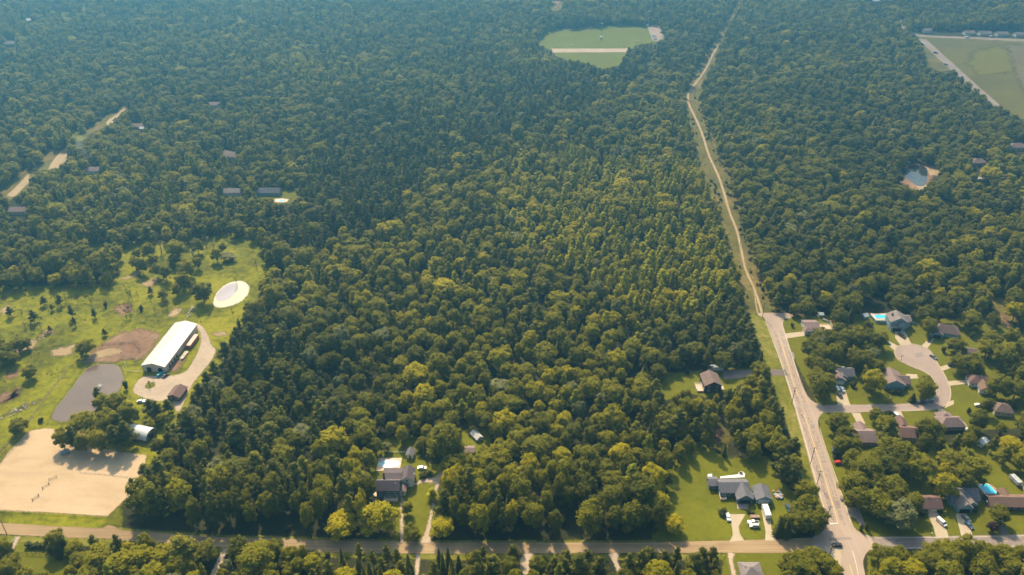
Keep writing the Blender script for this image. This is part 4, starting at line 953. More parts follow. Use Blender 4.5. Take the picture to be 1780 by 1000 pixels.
car('suv', 'white', 1454, 676, -76, 'white van closest to the garage on the three vehicle driveway')
car('suv', 'silver', 1463, 679, -76, 'silver car beside the white van on the three vehicle driveway')
car('sedan', 'black', 1459, 689, -76, 'black car at the street end of the three vehicle driveway')
car('suv', 'white', 1558, 724, -70, 'white car on the driveway south of the residential street')
car('suv', 'black', 1600, 701, 176, 'black car parked along the street by the bend, western one')
car('suv', 'grey', 1614, 699, 190, 'grey car parked along the street by the bend, eastern one')
car('pickup', 'black', 1567, 585, -66, 'black pickup on the driveway of the two storey pale blue house', 'pickup_truck', 'pickup truck')
car('sedan', 'steel', 1541, 597, -40, 'light blue car on the narrow driveway west of the cul-de-sac')
car('sedan', 'grey', 1622, 622, -66, 'grey car parked at the kerb east of the cul-de-sac')
car('suv', 'black', 1654, 636, -10, 'black car on the short driveway east of the street')
car('suv', 'black', 1615, 592, -120, 'black car before the garage of the hip roofed house')
car('sedan', 'white', 1701, 706, -10, 'white car half hidden by trees east of the street bend')
car('suv', 'red', 1457, 806, 10, 'red car parked on the lawn by the main road')
car('suv', 'black', 1455, 797, 4, 'black car between the red car and the dark trailer')
car('sedan', 'white', 734, 815, 0, 'white car east of the dark roofed pool house')
car('suv', 'black', 774, 815, -80, 'black car in the shade at the gravel driveway end')
car('suv', 'steel', 114, 788, 35, 'light blue car on the sand at the arena corner')
car('suv', 'teal', 279, 653, 60, 'teal car in front of the riding barn doors')
car('sedan', 'black', 288, 654, 60, 'black car in front of the riding barn doors')
car('suv', 'red', 301, 684, -120, 'dark red car next to the small brown shed')
car('sedan', 'white', 246, 699, 5, 'white car at the lawn edge south of the farm driveway')
for i, (px, py, cl) in enumerate(((1604, 77, 'white'), (1626, 93, 'blue'), (1645, 113, 'silver'))):
    car('suv', cl, px, py, -50, ('far %s car on the diagonal field road' % cl), 'moving_car', far=True, s=1.1)
for i, (px, py, cl) in enumerate(((1681, 66, 'white'), (1723, 65, 'silver'))):
    car('suv', cl, px, py, 0, 'far %s car on the road above the crop field' % cl, far=True, s=1.2)
for i, (px, py, cl) in enumerate(((1136, 63, 'white'), (1138, 66, 'silver'), (1139, 69, 'white'))):
    car('suv', cl, px, py, 20, 'parked car in the sports field car park', far=True, s=1.1, group='cars in the sports field car park')
def trailer(px, py, rz, w_, l_, h_, body, label, name='travel_trailer', cat='trailer'):
    x, y = G(px, py); r = empty(name, (x, y, .06), R(rz), label=label, cat=cat)
    prof = [(-l_ / 2, .6), (-l_ / 2, h_ - .1), (-l_ / 2 + .3, h_), (l_ / 2 - .6, h_), (l_ / 2 - .05, h_ - .6), (l_ / 2, 1.2), (l_ / 2 - .4, .6)]
    n = len(prof); v = [(s * w_ / 2, a_, b_) for s in (-1, 1) for a_, b_ in prof]
    MB().add(v, [(i, (i + 1) % n, n + (i + 1) % n, n + i) for i in range(n)] + [tuple(range(n))[::-1], tuple(range(n, 2 * n))]).obj('body', M[body], r)
    MB().box((0, l_ * .12, h_ + .12), (.8, .8, .22)).obj('roof_vent', M['insulator'], r)
    MB().box((0, -l_ * .25, h_ + .1), (.5, .5, .18)).obj('roof_vent', M['insulator'], r)
    MB().box((0, l_ / 2 + .6, .55), (.15, 1.4, .12)).obj('drawbar', M['rubber'], r)
    for s in (-1, 1):
        for yy in (-.5, .4): MB().cyl((s * (w_ / 2 - .15), yy, .38), .36, .22, 12, axis='X').obj('wheel', M['rubber'], r)
        for yy in (-l_ * .3, l_ * .2): window(r, s * (w_ / 2 + .02), yy, h_ * .62, .9, .6, math.pi / 2)
    return r
trailer(1331, 893, 0, 2.5, 7.6, 3.0, 'trimwhite', 'long white travel trailer before the detached garage')
trailer(1243, 644, 88, 2.5, 9, 3.1, 'paint_silver', 'silver travel trailer behind the tall brown house')
trailer(1453, 787, 88, 2.4, 4.8, 2.6, 'paint_grey', 'dark box trailer on the lawn by the main road', 'box_trailer')
trailer(1763, 838, 12, 2.4, 6.5, 2.8, 'paint_silver', 'silver travel trailer in the yard at the right edge')
# log trailer and junk pile
x, y = G(1312, 900); r = empty('log_trailer', (x, y, .06), 0, label='low trailer with brown logs north of the white pickup', cat='trailer')
MB().box((0, 0, .6), (4.4, 2.0, .15)).obj('bed', M['wooddeck'], r)
for i in range(5): MB().cyl((0, -.8 + i * .4, .85), .2, 4.0, 8, axis='X').obj('log', M['paledeck' if i % 2 else 'wooddeck'], r)
for s in (-1, 1): MB().cyl((s * .6, -1.05, .35), .33, .2, 12, axis='Y').obj('wheel', M['rubber'], r)
x, y = G(1353, 861); r = empty('scrap_pile', (x, y, .02), 0, label='pile of pale scrap and boards east of the detached garage', cat='scrap pile')
for i in range(26):
    mb = MB().box((rnd.uniform(-2, 2), rnd.uniform(-2.6, 2.6), rnd.uniform(.2, .9)), (rnd.uniform(.5, 2.2), rnd.uniform(.3, .9), rnd.uniform(.15, .5)), rz=rnd.uniform(0, 3))
    mb.obj('board', M[rnd.choice(['trimwhite', 'paledeck', 'wooddeck', 'paint_steel', 'rubber', 'paint_pinkish'])], r)
x, y = G(1418, 566); r = empty('patio_clutter', (x + 9, y + 4, .35), 0, label='scattered orange and white patio furniture behind the mauve roofed house', cat='patio furniture')
for i in range(9):
    xx, yy = rnd.uniform(-3.6, 3.6), rnd.uniform(-2, 2)
    mb = MB().box((xx, yy, .45), (.7, .7, .08)); mb.box((xx, yy + .33, .75), (.7, .08, .6))
    for sx in (-1, 1):
        for sy in (-1, 1): mb.box((xx + sx * .3, yy + sy * .3, .2), (.06, .06, .42))
    mb.obj('chair', M[['trimwhite', 'paint_red', 'paint_tan'][i % 3]], r)

# ------------------------------------------------------------------ fences, poles, small things
def fence(pts, step, h, mat, label, rails=2, solid=False):
    P = pts if solid == 'world' else GP(pts)
    x0, y0 = P[0]
    r = empty('fence', (x0, y0, .02), 0, label=label, cat='fence')
    pm = MB().box((0, 0, h / 2), (.14, .14, h)).mesh('post', M[mat])
    for (ax, ay), (bx, by) in zip(P[:-1], P[1:]):
        l_ = math.hypot(bx - ax, by - ay); n = max(1, round(l_ / step))
        for i in range(n):
            o = link('post', pm, r); o.location = (ax + (bx - ax) * i / n - x0, ay + (by - ay) * i / n - y0, 0)
        an = math.atan2(by - ay, bx - ax)
        if solid is True:
            n2 = max(1, round(l_ / 1.2))
            for i in range(n2):
                f_ = (i + .5) / n2
                MB().box((ax + (bx - ax) * f_ - x0, ay + (by - ay) * f_ - y0, h / 2), (l_ / n2 - .04, .06, h - .1), rz=an).obj('panel', M[mat], r)
        else:
            for k in range(rails):
                MB().box(((ax + bx) / 2 - x0, (ay + by) / 2 - y0, h * (.45 + .45 * k)), (l_, .05, .12), rz=an).obj('rail', M[mat], r)
    return r
fence([(0, 889), (60, 892), (120, 896), (188, 900)], 2.6, 1.3, 'fencewood', 'grey rail fence along the road side of the sand arena')
fence([(-5, 812), (10, 794), (34, 770), (44, 757)], 2.6, 1.2, 'fencewood', 'rail fence along the west side of the sand arena')
fence([(140, 822), (190, 826), (228, 831)], 2.6, .8, 'fencewhite', 'low pale rail inside the sand arena', 1)
fence([(-10, 795), (40, 748), (80, 690), (120, 640), (134, 631), (196, 630), (236, 622)], 3.5, 1.2, 'fencewood', 'long paddock fence from the pond bank to the barn')
fence([(160, 602), (200, 598), (232, 596), (244, 608), (240, 620)], 3, 1.2, 'fencewood', 'curved fence round the inner paddock')
fence([(216, 630), (222, 646), (248, 648)], 3, 1.2, 'fencewhite', 'white rail fence at the barn front corner')
fence([(292, 648), (310, 648), (326, 621), (314, 619)], 2.6, 1.3, 'fencewood', 'small pen fence against the riding barn side')
fence([(664, 786), (706, 788)], 2.4, 1.1, 'fencewhite', 'white rail fence across the yard behind the oval pool')
fence([(1510, 549), (1522, 562), (1544, 563), (1552, 560)], 2.4, 2.0, 'wall_blue', 'pale blue board fence round the turquoise pool', solid=True)
fence([(1578, 562), (1594, 566)], 2.4, 1.8, 'wall_blue', 'pale blue board fence east of the two storey house', solid=True)
fence([(17, 951), (28, 935)], 2, 1.1, 'fencewhite', 'short white rail beside the narrow lane at bottom left')
fence([(1768, 832), (1778, 850), (1786, 866)], 2.4, 1.6, 'fencewhite', 'pale board fence in the yard at the right edge', solid=True)
fence([(1430, 556), (1443, 562), (1450, 574)], 2.4, 1.4, 'fencewhite', 'white fence round the cluttered patio', solid=True)
fence([(36, 964), (70, 966), (100, 967)], 3, 1.2, 'wood', 'dark rail fence across the lawn at bottom left')

WIRE_PTS = {}
def pole(px, py, h, label, key=None, arms=1, rz=0, far=False):
    x, y = G(px, py)
    r = empty('utility_pole', (x, y, 0), rz, label=label, cat='utility pole', group=None)
    MB().tube((0, 0, 0), (0, 0, h), .19, .12, 8).obj('pole', M['wood'], r)
    for k in range(arms):
        c_ = MB().box((0, 0, h - .5 - k * 1.0), (2.6 - .4 * k, .12, .14)).obj('crossarm', M['wood'], r)
        for sx in (-1.1, -.4, .4, 1.1): MB().cyl((sx * (1 - .15 * k), 0, h - .34 - k), .06, .2, 6).obj('insulator', M['insulator'], c_)
    if not far: MB().cyl((.35, 0, h - 2.4), .24, .8, 10).obj('transformer', M['insulator'], r)
    WIRE_PTS[key] = (x, y, h)
    return r
pole(1434, 914, 13, 'tall utility pole at the northwest corner of the intersection', 'a', 2, .1)
pole(1441, 969, 12, 'utility pole at the southwest corner of the intersection', 'b', 1, .5)
pole(1376, 703, 12, 'utility pole beside the main road opposite the street', 'c')
pole(1409, 806, 11, 'utility pole beside the main road north of the ranch house', 'd')
pole(1325, 552, 11, 'utility pole where the paved road ends', 'e')
pole(1420, 842, 9, 'short utility pole beside the main road near the corner trees', 'f')
pole(12, 929, 8, 'short utility pole beside the lane at the bottom left', 'g', far=True)
for i, (px, py, h) in enumerate(((1286, 428, 12), (1262, 330, 12), (1236, 250, 12), (1206, 176, 12), (1234, 104, 12))):
    pole(px, py, h, ['utility pole in the cleared strip just north of the road end', 'utility pole in the cleared strip, second from the road', 'utility pole in the middle of the cleared strip', 'utility pole at the bend of the cleared strip', 'utility pole at the far end of the cleared strip'][i], 'k%d' % i, far=True)
def wires(keys, label):
    mb = MB()
    for ka, kb in zip(keys[:-1], keys[1:]):
        (ax, ay, ah), (bx, by, bh) = WIRE_PTS[ka], WIRE_PTS[kb]
        for off in (-.9, 0, .9):
            pr = None
            for i in range(9):
                t = i / 8; s = 4 * t * (1 - t) * 1.2
                q = (ax + (bx - ax) * t + off, ay + (by - ay) * t, ah + (bh - ah) * t - .35 - s)
                if pr: mb.tube(pr, q, .018, .018, 3)
                pr = q
    tag(mb.obj('power_line', M['rubber']), label=label, cat='power line')
wires(['b', 'a', 'f', 'd', 'c', 'e', 'k0', 'k1', 'k2', 'k3', 'k4'], 'thin power line following the main road and the cleared strip')
def mailbox(px, py, label):
    x, y = G(px, py); r = empty('mailbox', (x, y, .02), 0, label=label, cat='mailbox')
    MB().box((0, 0, .55), (.12, .12, 1.1)).obj('post', M['wood'], r); MB().box((0, 0, 1.2), (.3, .55, .3)).obj('box', M['trimwhite'], r)
mailbox(1564, 627, 'white mailbox on the kerb of the cul-de-sac')
mailbox(1439, 973, 'white box on a post by the southwest corner')
mailbox(1619, 930, 'mailbox at the driveway mouth of the red roofed house')
# basketball hoop
x, y = G(1566, 629); r = empty('basketball_hoop', (x, y, .02), 0, label='basketball hoop at the kerb of the cul-de-sac', cat='basketball hoop')
MB().tube((0, 0, 0), (.2, 1.0, 3.2), .08, .08, 6).obj('pole', M['rubber'], r); MB().box((.2, 1.2, 3.4), (1.3, .08, .9)).obj('backboard', M['trimwhite'], r)
MB().cyl((.2, 1.5, 3.1), .23, .04, 12).obj('hoop', M['paint_red'], r)
# soccer goals
for i, (px, py, rz) in enumerate(((991, 81, 0), (1085, 81, 0), (1108, 74, 0))):
    x, y = G(px, py); r = empty('soccer_goal', (x, y, .02), rz, label=['white goal at the west end of the sports field', 'white goal near the middle of the sports field', 'white goal beside the sports field car park'][i], cat='soccer goal')
    mb = MB(); mb.box((0, 0, 2.4), (7.4, .2, .2))
    for s in (-1, 1): mb.box((s * 3.6, 0, 1.2), (.2, .2, 2.4)); mb.tube((s * 3.6, 0, 2.4), (s * 3.6, 2, 0), .08, .08, 5)
    mb.obj('frame', M['trimwhite'], r)
for i, (px, py) in enumerate(((1045, 68), (1126, 46))):
    x, y = G(px, py); r = empty('light_mast', (x, y, .02), 0, label=['tall light mast in the middle of the sports field', 'tall light mast by the sports field car park'][i], cat='light mast')
    MB().tube((0, 0, 0), (0, 0, 20), .3, .2, 8).obj('mast', M['insulator'], r); MB().box((0, 0, 20), (3, .4, .8)).obj('lamp_bank', M['lamp'], r)
    MB().box((0, 1.2, 1.4), (3, 2.4, 2.8)).obj('cabinet', M['trimwhite'], r)
# lamp post on island / sculpture
x, y = G(261, 672); r = empty('yard_post', (x, y, .02), 0, label='dark post on the round grass island in the farm yard', cat='post')
MB().tube((0, 0, 0), (0, 0, 3.2), .25, .18, 8).obj('post', M['wood'], r); MB().box((0, 0, 3.4), (.8, .8, .5)).obj('lantern', M['rubber'], r)
x, y = G(174, 672)
fo = empty('fountain', (x, y, .06), 0, label='small white fountain spraying in the pond', cat='fountain')
MB().cyl((0, 0, .12), .5, .2, 12).obj('float', M['trimwhite'], fo)
mb = MB()
for i in range(60):
    an = rnd.uniform(0, 6.28); r0 = rnd.uniform(.2, 1.8); mb.box((math.cos(an) * r0, math.sin(an) * r0, max(.1, 1.5 - r0 * .75 + rnd.uniform(-.2, .2))), (.12, .12, .3))
mb.obj('spray', M['trimwhite'], fo)
# stones
def stone_mesh(seed):
    q = random.Random(seed); mb = MB(); v = []; f = []
    import bmesh
    bm = bmesh.new(); bmesh.ops.create_icosphere(bm, subdivisions=1, radius=.5)
    for k in bm.verts: k.co *= q.uniform(.75, 1.2); k.co.z *= .6
    me = bpy.data.meshes.new('stone'); bm.to_mesh(me); bm.free(); me.materials.append(M['stone']); return me
SM = [stone_mesh(i) for i in range(4)]
for i in range(13):
    px, py = 324 + rnd.uniform(-2, 2) + i * .9, 553 - i * 1.6 + rnd.uniform(-1, 1)
    x, y = G(px, py); o = link('boulder', rnd.choice(SM)); o.location = (x, y, .2); o.scale = [rnd.uniform(1, 2)] * 3
    o.rotation_euler = (0, 0, rnd.uniform(0, 6)); tag(o, 'pale boulder in the stone line north of the riding barn', 'boulder', 'boulders north of the barn')
x, y = G(34, 712); r = empty('brush_pile', (x, y, 0), 0, label='grey heap of cut brush and stones west of the pond', cat='brush pile')
mb = MB()
for i in range(160):
    t = rnd.uniform(-1, 1); cx, cyy = t * 7 + rnd.gauss(0, .8), t * 7 + rnd.gauss(0, 1.2)
    an = rnd.uniform(0, 6.28); l_ = rnd.uniform(.8, 2.4)
    mb.tube((cx, cyy, rnd.uniform(.1, .7)), (cx + math.cos(an) * l_, cyy + math.sin(an) * l_, rnd.uniform(.2, 1.3)), .07, .04, 3)
tag(mb.obj('branches', M['deadbark'], r), kind='stuff')
for i in range(22):
    o = link('stone', rnd.choice(SM), r); t = rnd.uniform(-1, 1); o.location = (t * 8 + rnd.gauss(0, 1.5), t * 8 + rnd.gauss(0, 1.5), .2); o.scale = [rnd.uniform(.8, 1.8)] * 3
# arena jumps
for i, (px, py) in enumerate(((92, 832), (80, 846), (62, 866))):
    x, y = G(px, py); r = empty('riding_jump', (x, y, .04), rnd.uniform(.5, 1.2), label=['riding jump with poles in the sand arena, northern one', 'riding jump with poles in the sand arena, middle one', 'riding jump with poles in the sand arena, southern one'][i], cat='riding jump')
    for s in (-1, 1): MB().box((s * 1.7, 0, .6), (.15, .5, 1.2)).obj('stand', M['wood'], r)
    for z in (.4, .8): MB().cyl((0, 0, z), .06, 3.4, 6, axis='X').obj('rail', M['fencewood'], r)

#@@TREES@@
# ------------------------------------------------------------------ trees
def arr_mesh(name, V, Fq, mats, midx=None, tris=None):
    me = bpy.data.meshes.new(name)
    nf = len(Fq)
    tris = np.zeros((0, 3), int) if tris is None else tris
    loops = np.concatenate([Fq.ravel(), tris.ravel()]); tot = np.concatenate([np.full(nf, 4), np.full(len(tris), 3)])
    me.vertices.add(len(V)); me.vertices.foreach_set('co', V.astype(np.float32).ravel())
    me.loops.add(len(loops)); me.loops.foreach_set('vertex_index', loops.astype(np.int32))
    me.polygons.add(len(tot)); me.polygons.foreach_set('loop_start', np.concatenate([[0], np.cumsum(tot)[:-1]]).astype(np.int32)); me.polygons.foreach_set('loop_total', tot.astype(np.int32))
    me.update(calc_edges=True)
    for m in mats: me.materials.append(m)
    if midx is not None: me.polygons.foreach_set('material_index', midx.astype(np.int32))
    return me
def ico():
    import bmesh
    bm = bmesh.new(); bmesh.ops.create_icosphere(bm, subdivisions=1, radius=1)
    v = np.array([x.co[:] for x in bm.verts]); f = np.array([[a.index for a in q.verts] for q in bm.faces]); bm.free(); return v, f
ICO_V, ICO_F = ico()
def cards(C, Nrm, size, r):
    """diamond leaf clumps at centres C with normals Nrm"""
    n = len(C)
    Nrm = Nrm / np.linalg.norm(Nrm, axis=1, keepdims=True)
    a = np.cross(Nrm, r.normal(size=(n, 3))); a /= np.linalg.norm(a, axis=1, keepdims=True)
    b = np.cross(Nrm, a)
    s = size * r.uniform(.6, 1.3, (n, 1)); s2 = s * r.uniform(.5, .9, (n, 1))
    V = np.stack([C - a * s, C - b * s2 + Nrm * s * .15, C + a * s, C + b * s2 - Nrm * s * .12], 1).reshape(-1, 3)
    Fq = np.arange(4 * n).reshape(-1, 4)
    return V, Fq
def crown_from_lobes(lobes, r, per, size, up=.25, core=.86):
    Vs, Fs, Ts, off = [], [], [], 0
    for (c, rad) in lobes:
        jv = ICO_V * (rad * core) * r.uniform(.82, 1.12, (len(ICO_V), 1)) + c
        Vs.append(jv); Ts.append(ICO_F + off); off += len(jv)
    for (c, rad) in lobes:
        n = int(per * (rad.mean() ** 2))
        d = r.normal(size=(n, 3)); d /= np.linalg.norm(d, axis=1, keepdims=True)
        d[:, 2] = np.where(d[:, 2] < -.35, -d[:, 2], d[:, 2])
        P = c + d * rad * r.uniform(.85, 1.16, (n, 1))
        nn = d + r.normal(size=(n, 3)) * .42 + np.array([0, 0, up])
        v, f = cards(P, nn, size, r)
        Vs.append(v); Fs.append(f + off); off += len(v)
    return np.concatenate(Vs), np.concatenate(Fs), np.concatenate(Ts)
def trunk_arr(h, r0, limbs, r):
    mb = MB()
    p = Vector((0, 0, -.2)); rad = r0
    q = p
    for i in range(4):
        z = h * (i + 1) / 4; q2 = Vector((r.uniform(-.2, .2), r.uniform(-.2, .2), z)); r2 = r0 * (1 - .8 * (i + 1) / 4)
        mb.tube(q, q2, rad, r2, 6); q, rad = q2, r2
    for (c) in limbs:
        s = Vector((0, 0, h * .38)); mb.tube(s, Vector(c), r0 * .45, r0 * .12, 4)
    return mb
def build_tree(kind, seed):
    r = np.random.default_rng(seed)
    if kind == 'oak':           # 12 m tall, 9 m wide rounded broadleaf
        lobes = []
        n = r.integers(15, 22)
        skew = r.uniform(.8, 1.2)
        for i in range(n):
            th = 2.4 * i + r.uniform(-.4, .4); t = (i + .5) / n
            z = 3.0 + 7.2 * t; rr_ = 3.5 * math.sqrt(max(.03, 1 - ((z - 5.4) / 5.6) ** 2)) * r.uniform(.6, 1.08)
            rad = r.uniform(1.15, 1.75) * (1.0 - .2 * t)
            lobes.append((np.array([math.cos(th) * rr_ * skew, math.sin(th) * rr_ / skew, z]), np.array([rad, rad, rad * r.uniform(.75, 1.0)])))
        lobes.append((np.array([0, 0, 6.2]), np.array([3.5, 3.5, 4.2])))
        V, Fq, T = crown_from_lobes(lobes, r, 28, .34, up=.75)
        tr = trunk_arr(8, .26, [l[0] for l in lobes[:6]], r)
    elif kind == 'aspen':       # narrow, pyramidal
        lobes = []
        n = 13
        for i in range(n):
            t = i / (n - 1); th = 2.4 * i; z = 2.6 + 8.6 * t; rr_ = 2.0 * (1 - t) ** .55 * r.uniform(.6, 1.1); rad = (1.55 - .7 * t) * r.uniform(.85, 1.15)
            lobes.append((np.array([math.cos(th) * rr_, math.sin(th) * rr_, z]), np.array([rad, rad, rad * 1.15])))
        lobes.append((np.array([0, 0, 5.4]), np.array([1.6, 1.6, 3.4])))
        V, Fq, T = crown_from_lobes(lobes, r, 30, .30, up=.6)
        tr = trunk_arr(9.5, .18, [], r)
    elif kind == 'pine':        # irregular pine, soft pointed tufts
        lobes = []
        n = 15
        for i in range(n):
            t = i / (n - 1); th = 2.4 * i + r.uniform(-.3, .3); z = 3.2 + 8.2 * t
            rr_ = 2.6 * (1 - t) ** .5 * r.uniform(.7, 1.1); rad = (1.45 - .5 * t) * r.uniform(.8, 1.2)
            lobes.append((np.array([math.cos(th) * rr_, math.sin(th) * rr_, z]), np.array([rad * 1.2, rad * 1.2, rad * .62])))
        lobes.append((np.array([0, 0, 6.0]), np.array([1.4, 1.4, 4.2])))
        V, Fq, T = crown_from_lobes(lobes, r, 34, .30, up=.5)
        tr = trunk_arr(11, .24, [], r)
    elif kind == 'spruce':
        v, Fq, off = [], [], 0
        for ti in range(19):
            t = ti / 18; z = .9 + 10.4 * t; R_ = 2.75 * (1 - t) ** .85 + .22
            nb = int(15 - 8 * t)
            for j in range(nb):
                th = 2 * math.pi * (j + r.uniform(-.35, .35)) / nb + ti * 1.3; rl = R_ * r.uniform(.72, 1.12); wd2 = (.30 + .30 * (1 - t)) * r.uniform(.8, 1.2)
                ct, st = math.cos(th), math.sin(th); dz = r.uniform(-.1, .1)
                def Q(rad, lat, zz): return (ct * rad - st * lat, st * rad + ct * lat, z + dz + zz)
                v += [Q(0, 0, .35), Q(rl * .6, -wd2, -.02), Q(rl, 0, -.42 * (1 - t) - .1), Q(rl * .6, wd2, -.02)]; Fq.append((off, off + 1, off + 2, off + 3)); off += 4
        v = np.array(v); Fq = np.array(Fq); n = 700
        t = r.uniform(0, 1, n) ** 1.2; z = .9 + 10.6 * t; rr_ = (2.6 * (1 - t) ** .85 + .2) * r.uniform(.35, 1.0, n); th = r.uniform(0, 2 * math.pi, n)
        v2, f2 = cards(np.stack([np.cos(th) * rr_, np.sin(th) * rr_, z], 1), r.normal(size=(n, 3)) + np.array([0, 0, .8]), .26, r)
        v = np.concatenate([v, v2]); Fq = np.concatenate([Fq, f2 + off])
        k = 8; cv = [(math.cos(2 * math.pi * i / k) * 1.1, math.sin(2 * math.pi * i / k) * 1.1, .6) for i in range(k)] + [(0, 0, 11.2)]
        T = np.array([(i, (i + 1) % k, k) for i in range(k)]) + len(v)
        V = np.concatenate([v, np.array(cv)])
        tr = trunk_arr(11, .2, [], r)
    elif kind == 'bush':        # 3 m wide, 2.4 m tall
        lobes = []
        for i in range(7):
            th = 2.4 * i; rad = r.uniform(.5, .8)
            lobes.append((np.array([math.cos(th) * r.uniform(.2, .8), math.sin(th) * r.uniform(.2, .8), r.uniform(.5, 1.5)]), np.array([rad] * 3)))
        V, Fq, T = crown_from_lobes(lobes, r, 45, .26)
        tr = trunk_arr(1.2, .08, [], r)
    elif kind == 'arbor':       # narrow columnar conifer
        n = 420; t = r.uniform(0, 1, n); z = .3 + 7.4 * t; R_ = 1.25 * np.sin(np.clip(t * 1.05 + .14, 0, 1) * math.pi) ** .6 * (1 - t * .35)
        th = r.uniform(0, 2 * math.pi, n); P = np.stack([np.cos(th) * R_, np.sin(th) * R_, z], 1)
        nn = np.stack([np.cos(th), np.sin(th), np.full(n, .5)], 1) + r.normal(size=(n, 3)) * .3
        v, Fq = cards(P, nn, .34, r)
        k = 8; cv = [(math.cos(2 * math.pi * i / k) * .95, math.sin(2 * math.pi * i / k) * .95, .3) for i in range(k)] + [(0, 0, 7.6)]
        T = np.array([(i, (i + 1) % k, k) for i in range(k)]) + len(v); V = np.concatenate([v, np.array(cv)])
        tr = trunk_arr(5, .12, [], r)
    elif kind == 'thin':        # half bare tree: limbs show, few leaves
        lobes = []
        for i in range(7):
            th = 2.4 * i; rr_ = r.uniform(.8, 2.4); lobes.append((np.array([math.cos(th) * rr_, math.sin(th) * rr_, 4.2 + 6.5 * i / 7]), np.array([.85, .85, 1.0]) * r.uniform(.8, 1.2)))
        V, Fq, T = crown_from_lobes(lobes, r, 26, .24, core=.3)
        tr = trunk_arr(11, .2, [l[0] for l in lobes], r)
    return V, Fq, T, tr
KINDS = {'oak': (7, 'leaf'), 'aspen': (3, 'aspen'), 'pine': (4, 'needle'), 'spruce': (2, 'needle'), 'grey': (2, 'greyleaf'), 'bush': (3, 'bush'), 'arbor': (1, 'needle'), 'thin': (2, 'bush')}
TREE = {}
src = bpy.data.collections.new('forest_variants')
VI = {}; vi = 0
def make_variant(kind, s):
    global vi
    cnt, mt = KINDS[kind]
    V, Fq, T, tr = build_tree('oak' if kind == 'grey' else kind, 100 + s * 13 + len(kind) * 7)
    cm = arr_mesh(kind + '_crown', V, Fq, [M[mt]], None, T)
    bark = M['deadbark' if kind == 'thin' else 'bark']
    tm = tr.mesh(kind + '_trunk', bark)
    # joined mesh for the far forest
    tv = np.array(tr.v); tq = [q for q in tr.f if len(q) == 4]
    Fall = np.concatenate([Fq, np.array(tq) + len(V)])
    mi = np.concatenate([np.zeros(len(Fq)), np.ones(len(tq)), np.zeros(len(T))])
    jm = arr_mesh(kind + '_tree', np.concatenate([V, tv]), Fall, [M[mt], bark], mi, T)
    o = bpy.data.objects.new('variant_%03d_%s' % (vi, kind), jm); src.objects.link(o)
    VI.setdefault(kind, []).append(vi); vi += 1
    TREE.setdefault(kind, []).append((cm, tm))
for k_, (cnt, mt) in KINDS.items():
    for s in range(cnt): make_variant(k_, s)
BASE = {'oak': (12, 9), 'grey': (12, 9), 'aspen': (12, 5.6), 'pine': (12, 6.6), 'spruce': (12, 5.4), 'bush': (2.4, 3), 'arbor': (7.7, 2.5), 'thin': (12, 6)}
NAME = {'oak': 'broadleaf_tree', 'grey': 'broadleaf_tree', 'aspen': 'aspen_tree', 'pine': 'pine_tree', 'spruce': 'spruce_tree', 'bush': 'shrub', 'arbor': 'columnar_conifer', 'thin': 'sparse_tree'}
CAT = {'oak': 'tree', 'grey': 'tree', 'aspen': 'tree', 'pine': 'pine', 'spruce': 'spruce', 'bush': 'shrub', 'arbor': 'conifer', 'thin': 'tree'}
COUNT = {}
def tree(kind, x, y, h, wd, tint, label, group=None, mat=None, var=None):
    bh, bw = BASE[kind]
    v = TREE[kind][rnd.randrange(len(TREE[kind])) if var is None else var % len(TREE[kind])]
    r = empty(NAME[kind], (x, y, 0), rnd.uniform(0, 6.28), label=label, cat=CAT[kind], group=group)
    r.scale = (wd / bw, wd / bw, h / bh)
    link('trunk', v[1], r)
    if mat is None: c_ = link('crown', v[0], r)
    else:
        me = v[0].copy(); me.materials[0] = M[mat]; c_ = link('crown', me, r)
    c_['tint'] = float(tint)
    COUNT[NAME[kind]] = COUNT.get(NAME[kind], 0) + 1
    return r

